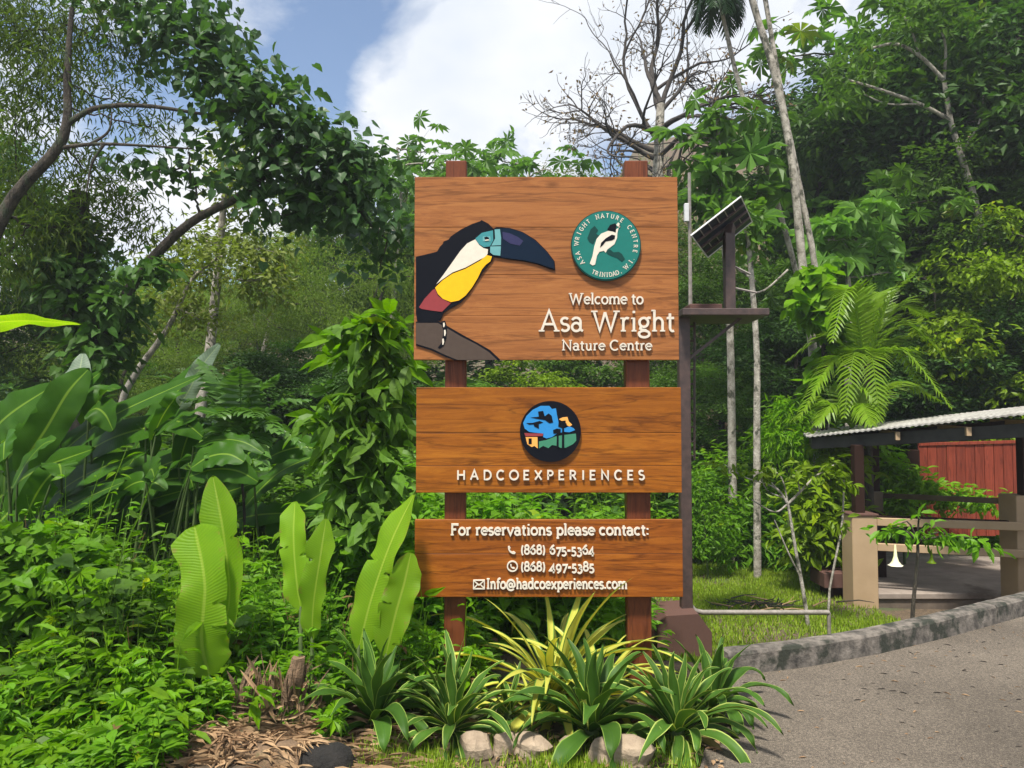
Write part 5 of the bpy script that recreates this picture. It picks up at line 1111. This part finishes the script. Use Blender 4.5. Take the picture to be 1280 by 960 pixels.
W(wb, "limbs", M['bark_dark'], bt, bt, True)
tips = np.array(tips); n = len(tips); sel = tips[rng.random(n) < .18]; k = 1; P = np.repeat(sel, k, 0) + rng.normal(size=(len(sel) * k, 3)) * .1
lb = MB(); lb.leaves(P, rng.normal(size=P.shape) + (0, 0, -.6), rng.normal(size=P.shape) + (0, 0, .5), rng.uniform(.07, .16, len(P)), .06, T_DIA, rng.random(len(P))); W(lb, "crown", M['l_dry'], bt, bt)

# ------------------------------------------------------------------ upper left: heart-leaved tree sweeping in, feathery tree, dark trunk
ptree("heart_leaved_tree", "big dark heart-leaved tree sweeping in from the upper left", "tree",
      [(110, 480, 9.6, .085), (155, 375, 9.5, .07), (192, 322, 9.3, .062), (240, 277, 9.1, .052), (300, 245, 8.9, .045), (350, 205, 8.7, .035), (400, 175, 8.7, .02)],
      [(150, -5, 9.2, 80.5, 36, 36), (225, 5, 9, 69, 33.6, 44), (205, 45, 9, 57.5, 26.4, 28), (262, 50, 8.9, 50.6, 33.6, 40), (245, 92, 8.8, 46, 24, 27), (300, 95, 8.7, 48.3, 31.2, 43), (338, 128, 8.6, 46, 31.2, 43), (290, 138, 8.6, 41.4, 21.6, 25), (385, 165, 8.7, 41.4, 28.8, 41), (335, 175, 8.6, 52.9, 26.4, 41), (425, 190, 8.8, 36.8, 24, 32), (388, 210, 8.7, 52.9, 28.8, 44), (325, 225, 8.6, 48.3, 21.6, 28), (440, 225, 8.8, 43.7, 28.8, 38), (470, 205, 9, 29.9, 21.6, 17), (395, 255, 8.8, 52.9, 24, 35), (450, 265, 8.8, 39.1, 21.6, 22), (235, 190, 9, 27.6, 12, 7), (190, 212, 9.2, 46, 16.8, 16), (245, 232, 9.1, 29.9, 12, 7), (345, 272, 8.8, 34.5, 14.4, 11), (490, 300, 9.2, 27.6, 26.4, 17), (475, 335, 9.2, 23, 16.8, 9)],
      'l_heart', .12, .105, T_HEART, 6, .2, 'bark', .012, 101, .75, ntw=8, shell=2.0)
ptree("feathery_tree", "fine-leaved feathery tree with a curved grey limb at the left edge", "tree", [(-60, 480, 8.6, .11), (-25, 340, 8.6, .09), (15, 250, 8.6, .07), (70, 188, 8.6, .058), (84, 150, 8.6, .05), (84, 90, 8.6, .038), (90, 10, 8.6, .025)],
      [(20, 40, 9, 50, 44, 70), (70, 100, 9, 50, 40, 60), (90, 30, 9.2, 60, 40, 60), (20, 140, 9, 50, 46, 60), (150, 60, 9.4, 50, 26, 30), (100, 200, 9.2, 34, 26, 30), (25, 230, 9.3, 50, 40, 50), (60, 285, 9.3, 50, 34, 50), (160, 130, 9.3, 40, 20, 14), (195, 160, 9.2, 34, 16, 10), (5, 320, 9.3, 50, 40, 50), (140, 245, 9.6, 40, 26, 34), (-10, 0, 9, 60, 50, 60), (170, 285, 9.8, 34, 22, 26)], 'l_fine', .13, .02, T_DIA, 17, .22, 'bark', .011, 102, .9, ntw=7)
fl = MB()
for ch, r in (([(84, 155), (120, 135), (180, 132), (250, 142), (290, 148)], .035), ([(72, 185), (120, 180), (180, 182), (240, 186)], .026), ([(110, 182), (135, 165), (140, 140)], .02), ([(130, 180), (115, 205), (108, 240)], .02)):
    fl.tube(catmull([at(x, y, 8.6) for x, y in ch], 14), np.linspace(r, r * .35, 14), 7)
ft = [o for o in COL.objects if o.name == "feathery_tree"][0]; W(fl, "side_limbs", M['bark'], ft, ft, True)
ptree("vine_clad_tree", "dark ivy-clad trunk behind the bright horizontal leaf", "tree", [(108, 480, 9.8, .22), (100, 400, 9.8, .2), (92, 320, 9.8, .18), (100, 240, 9.8, .12)],
      [(85, 300, 9.7, 40, 40, 60), (95, 350, 9.6, 36, 40, 60), (110, 400, 9.6, 34, 40, 56), (115, 450, 9.4, 34, 34, 44), (150, 380, 9.3, 26, 26, 26), (185, 335, 9.0, 24, 16, 14), (60, 330, 9.8, 36, 24, 30), (140, 420, 9.7, 20, 30, 22)], 'l_dark', .15, .10, T_HEART, 7, .12, 'bark', .03, 103, .6)
ptree("leaning_tree", "slim pale leaning trunk in the left middle distance", "tree", [(250, 520, 13, .09), (262, 440, 13, .085), (272, 340, 13, .075), (280, 250, 13, .05), (285, 190, 13, .03)],
      [(285, 200, 13, 44, 34, 40), (310, 250, 13, 40, 30, 36), (250, 300, 13.2, 46, 26, 36), (320, 310, 13, 46, 30, 40), (330, 350, 12.8, 40, 30, 36), (215, 330, 13, 40, 26, 30)], 'l_olive', .15, .07, T_DIA, 11, .2, 'bark_pale', .03, 104, .5)
ptree("leaning_tree", "thin forked limb slanting right above the heliconias", "tree", [(150, 520, 11.5, .05), (168, 470, 11.5, .05), (210, 410, 11.5, .04), (240, 350, 11.5, .03), (275, 320, 11.5, .02)],
      [(255, 345, 11.5, 34, 24, 26), (215, 370, 11.6, 40, 26, 30), (280, 320, 11.5, 30, 20, 22), (180, 400, 11.7, 30, 26, 22), (250, 400, 11.5, 36, 20, 24)], 'l_olive', .12, .05, T_DIA, 11, .16, 'bark_pale', .016, 105, .5)
# right side: lobed-leaf tree behind the solar panel
def lobed(label, trunk, clumps, seed, L=.44, mat='l_cec'):
    return ptree("lobed_leaf_tree", label, "tree", trunk, clumps, mat, L, L, T_PALM, 1, .2, 'bark_pale', .016, seed, .35, ntw=6)
lobed("tree with big lobed leaves behind the solar panel", [(915, 560, 13, .07), (912, 400, 13, .06), (900, 230, 13, .05), (897, 150, 13, .03)],
      [(900, 140, 13, 26, 5, 6), (932, 152, 13, 24, 5, 5), (868, 172, 13, 26, 5, 6), (905, 185, 13, 30, 6, 7), (880, 208, 12.9, 30, 6, 8), (932, 200, 13, 24, 6, 5), (898, 238, 12.9, 36, 8, 10), (948, 235, 12.9, 22, 8, 6), (862, 235, 13, 18, 6, 5), (935, 270, 12.8, 30, 9, 8), (880, 265, 12.8, 24, 8, 6), (950, 178, 13.2, 18, 5, 4)], 111)
lobed("low lobed-leaf tree right of the palm trunks", [(1060, 480, 14, .06), (1062, 380, 14, .05), (1055, 300, 14, .03)],
      [(1040, 275, 14, 28, 6, 7), (1075, 270, 14, 32, 6, 8), (1035, 300, 13.9, 24, 7, 6), (1075, 305, 13.9, 32, 8, 8), (1055, 330, 13.9, 28, 7, 7), (1110, 340, 14, 24, 6, 6)], 112, .42)
st_t = empty("slim_tree", on(944, 11.6), "slim bare pale trunk standing right of the solar tower", "tree"); mb = MB(); Q = lambda x, y, Y=11.6: at(x, y, Y)
mb.tube(catmull([Vector(on(944, 11.6)) - Vector((0, 0, .1)), Q(946, 540), Q(946, 440), Q(938, 330), Q(931, 270)], 14), np.linspace(.06, .035, 14), 8); W(mb, "trunk", M['bark_pale'], st_t, st_t, True)
lb = MB(); rng = np.random.default_rng(70)
for x, y in ((930, 268), (940, 300), (925, 285)): clump(lb, rng, Q(x, y), (.3, .3, .2), 12, 5, .1, .2, .1, T_LEAF)
W(lb, "crown", M['l_mid'], st_t, st_t)
mb = MB(); mb.tube(catmull([Q(945, 352), Q(935, 345), Q(918, 333)], 6), .016, 5); mb.tube(catmull([Q(946, 366), Q(960, 360), Q(985, 337)], 6), .016, 5); W(mb, "side_branches", M['bark_pale'], st_t, st_t, True)

# tall slender palm trunks
def tallpalm(label, pts, r, crown, seed, fs=1.0):
    P = [at(*p) for p in pts]; g = float(gz(P[0].x, P[0].y)); root = empty("tall_palm", (P[0].x, P[0].y, g), label, "palm", "tall slender palms")
    mb = MB(); c = catmull([Vector((P[0].x, P[0].y, g - .1))] + P, 40); rr = np.linspace(r * 1.25, r * .8, 40) * (1 + .05 * np.sin(np.arange(40) * 2.2)); mb.tube(c, rr, 10); W(mb, "trunk", M['bark_pale'], root, root, True)
    if crown:
        rg = np.random.default_rng(seed); t = Vector(c[-1])
        for i in range(crown):
            a = i * 2.4; l = rg.uniform(1.3, 1.8) * fs; u = rg.uniform(.1, .9); d = Vector((math.cos(a), math.sin(a), 0)); W(frond([t, t + d * l * .35 + Vector((0, 0, .35 * u + .1)), t + d * l * .75 + Vector((0, 0, .25 * u - .1)), t + d * l + Vector((0, 0, -.5 + .2 * u))], .5, 30, .035, .015, .6, seed * 50 + i), "frond", M['l_frond_dark'], root, root)
M['l_frond_dark'] = leaf_mat('dark_palm_leaflet', (.014, .035, .014), (.03, .07, .02), None, .2)
tallpalm("tall leaning palm, leftmost of the three trunks, crown at the top edge", [(1015, 440, 13.4), (995, 340, 13.4), (960, 215, 13.4), (925, 110, 13.4), (899, 0, 13.4)], .045, 9, 3, .28)
tallpalm("tallest pale palm trunk leaving the frame at the top", [(1018, 470, 12.8), (1003, 330, 12.8), (988, 190, 12.8), (965, 80, 12.8), (938, -10, 12.8), (880, -260, 12.8)], .064, 11, 4)
tallpalm("short straight palm trunk, rightmost of the three", [(1030, 450, 13.0), (1018, 330, 13.0), (1003, 250, 13.0), (990, 185, 13.0), (972, 90, 13.0), (925, -190, 13.2)], .047, 9, 5)
# epiphyte climbing leaves on the palm trunks
ptree("climbing_vine", "mass of big round climber leaves wrapped round the palm trunks", "vine", [(1030, 560, 12.2, .05), (1032, 480, 12.2, .05), (1028, 400, 12.2, .04), (1025, 345, 12.2, .03)],
      [(1022, 350, 12.1, 22, 16, 20), (1010, 375, 12.0, 18, 18, 18), (1040, 375, 12.0, 20, 18, 22), (1030, 400, 12.0, 22, 14, 18), (1045, 440, 12.2, 14, 24, 14), (1022, 470, 12.1, 12, 24, 12), (1040, 500, 12.1, 14, 18, 12), (1012, 500, 12.1, 9, 14, 8)], 'l_bright', .24, .22, T_HEART, 4, .09, 'bark', .02, 121, .8)
# feather palm below
fp = empty("feather_palm", on(1082, 11.6), "arching feather palm left of the dark forest, above the walkway roof", "palm"); h = at(1082, 455, 11.6)
mb = MB(); mb.tube(catmull([Vector(on(1082, 11.6)) - Vector((0, 0, .1)), at(1083, 540, 11.6), h], 12), np.linspace(.10, .06, 12), 9); W(mb, "trunk", M['bark'], fp, fp, True)
for i, (x, y, dY, hump) in enumerate([(1142, 342, -.3, .25), (1160, 395, .3, .5), (1186, 452, -.4, .55), (1188, 508, -.9, .45), (1040, 425, -.8, .9), (1060, 380, .5, .6), (985, 450, .4, .35), (1100, 525, -1.3, .5), (1055, 520, -1.2, .5), (1000, 520, -.6, .4), (1110, 370, .8, .5), (1150, 480, .8, .5)]):
    t = at(x, y, 11.6 + dY); m = h.lerp(t, .55) + Vector((0, 0, hump)); W(frond([h, h.lerp(m, .5) + Vector((0, 0, hump * .25)), m, t], .40, 46, .036, .017, .3, 200 + i), "frond", M['frond'], fp, fp)
# fan-like lower fronds
fp2 = empty("feather_palm", on(1040, 11.0), "short yellowish palm spreading just above the roof's left end", "palm"); h = at(1065, 535, 11.0)
mb = MB(); mb.tube(catmull([Vector(on(1050, 11.0)) - Vector((0, 0, .1)), h], 8), np.linspace(.07, .04, 8), 8); W(mb, "trunk", M['bark'], fp2, fp2, True)
for i, (x, y, dY, hump) in enumerate([(1020, 530, -.4, .3), (1100, 500, -.5, .35), (1175, 500, .2, .45), (1090, 530, -.9, .3), (1045, 505, .5, .4), (990, 525, .3, .35)]):
    t = at(x, y, 11 + dY); m = h.lerp(t, .55) + Vector((0, 0, hump)); W(frond([h, h.lerp(m, .5) + Vector((0, 0, hump * .25)), m, t], .40, 36, .036, .015, .6, 260 + i), "frond", M['frond'], fp2, fp2)

# pale forked tree in the dark forest
pf = empty("pale_forked_tree", on(1205, 15.5), "pale forked bare tree in front of the dark right-hand forest", "tree"); mb = MB(); Q = lambda x, y, Y=15.5: at(x, y, Y)
for ch, r in (([(1240, 420), (1225, 280), (1203, 200), (1188, 150), (1180, 100)], .085), ([(1188, 150), (1150, 130), (1100, 112), (1060, 100)], .045), ([(1180, 100), (1150, 70), (1120, 55), (1090, 60)], .045), ([(1180, 100), (1182, 60), (1176, 35)], .035), ([(1203, 190), (1225, 150), (1230, 110)], .025), ([(1150, 130), (1110, 130), (1080, 118)], .022), ([(1150, 70), (1140, 40), (1130, 20)], .025)):
    mb.tube(catmull([Q(*c) for c in ch], 12), np.linspace(r, r * .55, 12), 7)
mb.tube([Vector(on(1240, 15.5)) - Vector((0, 0, .2)), Q(1240, 420)], [.11, .086], 8); W(mb, "trunk", M['bark_pale'], pf, pf, True); lb = MB()
for (x, y, n) in ((1085, 60, 14), (1130, 20, 18), (1176, 35, 18), (1060, 98, 12), (1230, 105, 16), (1120, 50, 14), (1150, 25, 14), (1080, 115, 10), (1200, 50, 14)): clump(lb, rng, Q(x, y), (.7, .6, .35), n, 8, .2, .22, .09, T_DIA)
W(lb, "crown", M['l_mid'], pf, pf)

# ------------------------------------------------------------------ forest behind
F_ = forest
F_('mid', 1045, 23, 110, "mid-green forest tree at the left edge of the right-hand forest", 1.0, .3); F_('dark', 1080, 20, 15, "tall dark forest tree whose crown meets the sky at upper right", 1.0, 1.3)
F_('cec3', 1140, 19, -40, "mid-green tree behind the pale forked tree", 1.1, 2.2); F_('dark2', 1230, 19, -90, "dark dense tree filling the upper right corner", 1.15, .9)
F_('dark', 1310, 17, -60, "dark tree leaning in at the right frame edge", 1.1, 2.7); F_('mid2', 1180, 17, 170, "dark tree in the middle of the right-hand forest", 1.2, 3.3)
F_('cec3', 1110, 17, 215, "dark tree above the feather palm", 1.2, 4.1); F_('dark2', 1040, 19, 270, "dark low tree behind the climber-covered trunks", 1.2, 5.1)
F_('dark', 1290, 14.6, 330, "dark low tree right of the yellow-green tree", 1.1, .4); F_('yel', 1280, 14.2, 225, "yellow-green leafy tree at the right edge above the roof", 1.15, 1.9)
F_('dark', 1180, 15, 380, "dark low tree behind the red fence", 1.5, 2.6); F_('dark2', 1100, 15.6, 400, "dark shadowy tree behind the feather palm", 1.5, .8)
F_('dark', 985, 17, 360, "shadowy tree behind the slim bare trunk", 1.3, 1.1); F_('mid2', 905, 19, 300, "mid-green tree low behind the solar panel", 1.1, 2.1)
F_('cec', 960, 22, 230, "tall lobed-leaf tree behind the palm trunks", 1.0, .2); F_('mid', 1010, 28, 200, "far mid-green tree between the palm trunks", 1.0, 1.0)
F_('cec2', 495, 19, 158, "pale lobed-leaf tree rising left of the sign's top corner", 1.1, .5); F_('cec', 560, 21, 172, "sparse lobed-leaf tree behind the left post top", 1.0, 1.7)
F_('cec2', 655, 22, 165, "pale green lobed-leaf tree above the sign's top edge", 1.1, 2.9); F_('olive2', 720, 25, 188, "fine-leaved tree above the sign left of the bare tree", 1.0, 3.5)
F_('olive2', 785, 27, 190, "olive tree low behind the bare tree's trunk", 1.0, 4.4); F_('mid', 610, 27, 215, "far green tree hidden mostly by the sign", 1.2, .9)
F_('mid', 450, 22, 215, "green tree below the heart-leaved crown", 1.1, 5.2); F_('olive', 390, 20, 245, "olive drooping tree left of the vine column", 1.1, .1); F_('olive2', 330, 22, 268, "pale-stemmed olive tree in the left distance", 1.1, 2.4)
F_('olive', 230, 19, 330, "drooping olive tree behind the slanting limb", 1.2, 3.8); F_('mid2', 180, 23, 320, "mid-green tree in the left distance", 1.2, 4.9); F_('olive', 40, 16, 300, "drooping olive tree behind the feathery tree", 1.3, 1.5)
F_('dark2', -20, 14, 150, "dark tree at the left frame edge", 1.0, 2.0); F_('mid2', 300, 27, 340, "far green tree in the left gap", 1.4, .6); F_('mid', 420, 30, 300, "far green tree beyond the olive trees", 1.4, 1.2)
F_('olive', 480, 17, 285, "drooping olive tree just left of the sign", 1.0, 2.9); F_('dark', 520, 23, 300, "dark tree behind the sign's left edge", 1.2, 3.1); F_('mid', 740, 20, 400, "low green tree seen between the boards", 1.6, 2.3)
F_('yel', 660, 16, 430, "low yellow-green tree seen between the boards", 1.6, 4.0); F_('mid2', 870, 15.5, 440, "low green tree behind the ladder", 1.4, 5.5); F_('mid', 560, 15, 470, "low leafy tree behind the middle board", 1.8, .2)
F_('dark2', 350, 14.5, 420, "low dark tree in the shade behind the heliconias", 1.6, 1.2); F_('dark', 440, 13.5, 440, "low dark tree behind the vine column", 1.5, 2.2); F_('olive', 160, 14, 400, "low olive tree right of the ivy-clad trunk", 1.5, 4.2)
F_('mid2', 255, 31, 345, "far tree closing the gap under the heart-leaved limb", 1.6, .7); F_('mid', 340, 34, 330, "distant tree between the leaning trunk and the vine column", 1.5, 2.7); F_('olive', 200, 26, 350, "distant drooping tree right of the ivy-clad trunk", 1.5, 3.0)
F_('mid2', 790, 30, 260, "far tree filling the gap behind the sign", 1.6, 1.0); F_('mid', 100, 30, 330, "far green tree behind the ivy-clad trunk", 1.6, 1.0); F_('dark', 1380, 22, -200, "tall dark tree outside the right edge, crown hanging in", 1.1, 1.0)

# ------------------------------------------------------------------ humid air
m = bpy.data.materials.new("humid_air"); m.use_nodes = True; nt = m.node_tree
for n in list(nt.nodes): nt.nodes.remove(n)
o_ = nt.nodes.new("ShaderNodeOutputMaterial"); v_ = nt.nodes.new("ShaderNodeVolumePrincipled"); v_.inputs["Color"].default_value = (.86, .92, 1.0, 1); v_.inputs["Density"].default_value = .0014
v_.inputs["Anisotropy"].default_value = .2; nt.links.new(v_.outputs[0], o_.inputs["Volume"])
mb = MB(); mb.box((0, 55, 14.5), (196, 190, 39)); tag(mb.build("haze", m), "thin humid forest air", kind='stuff')
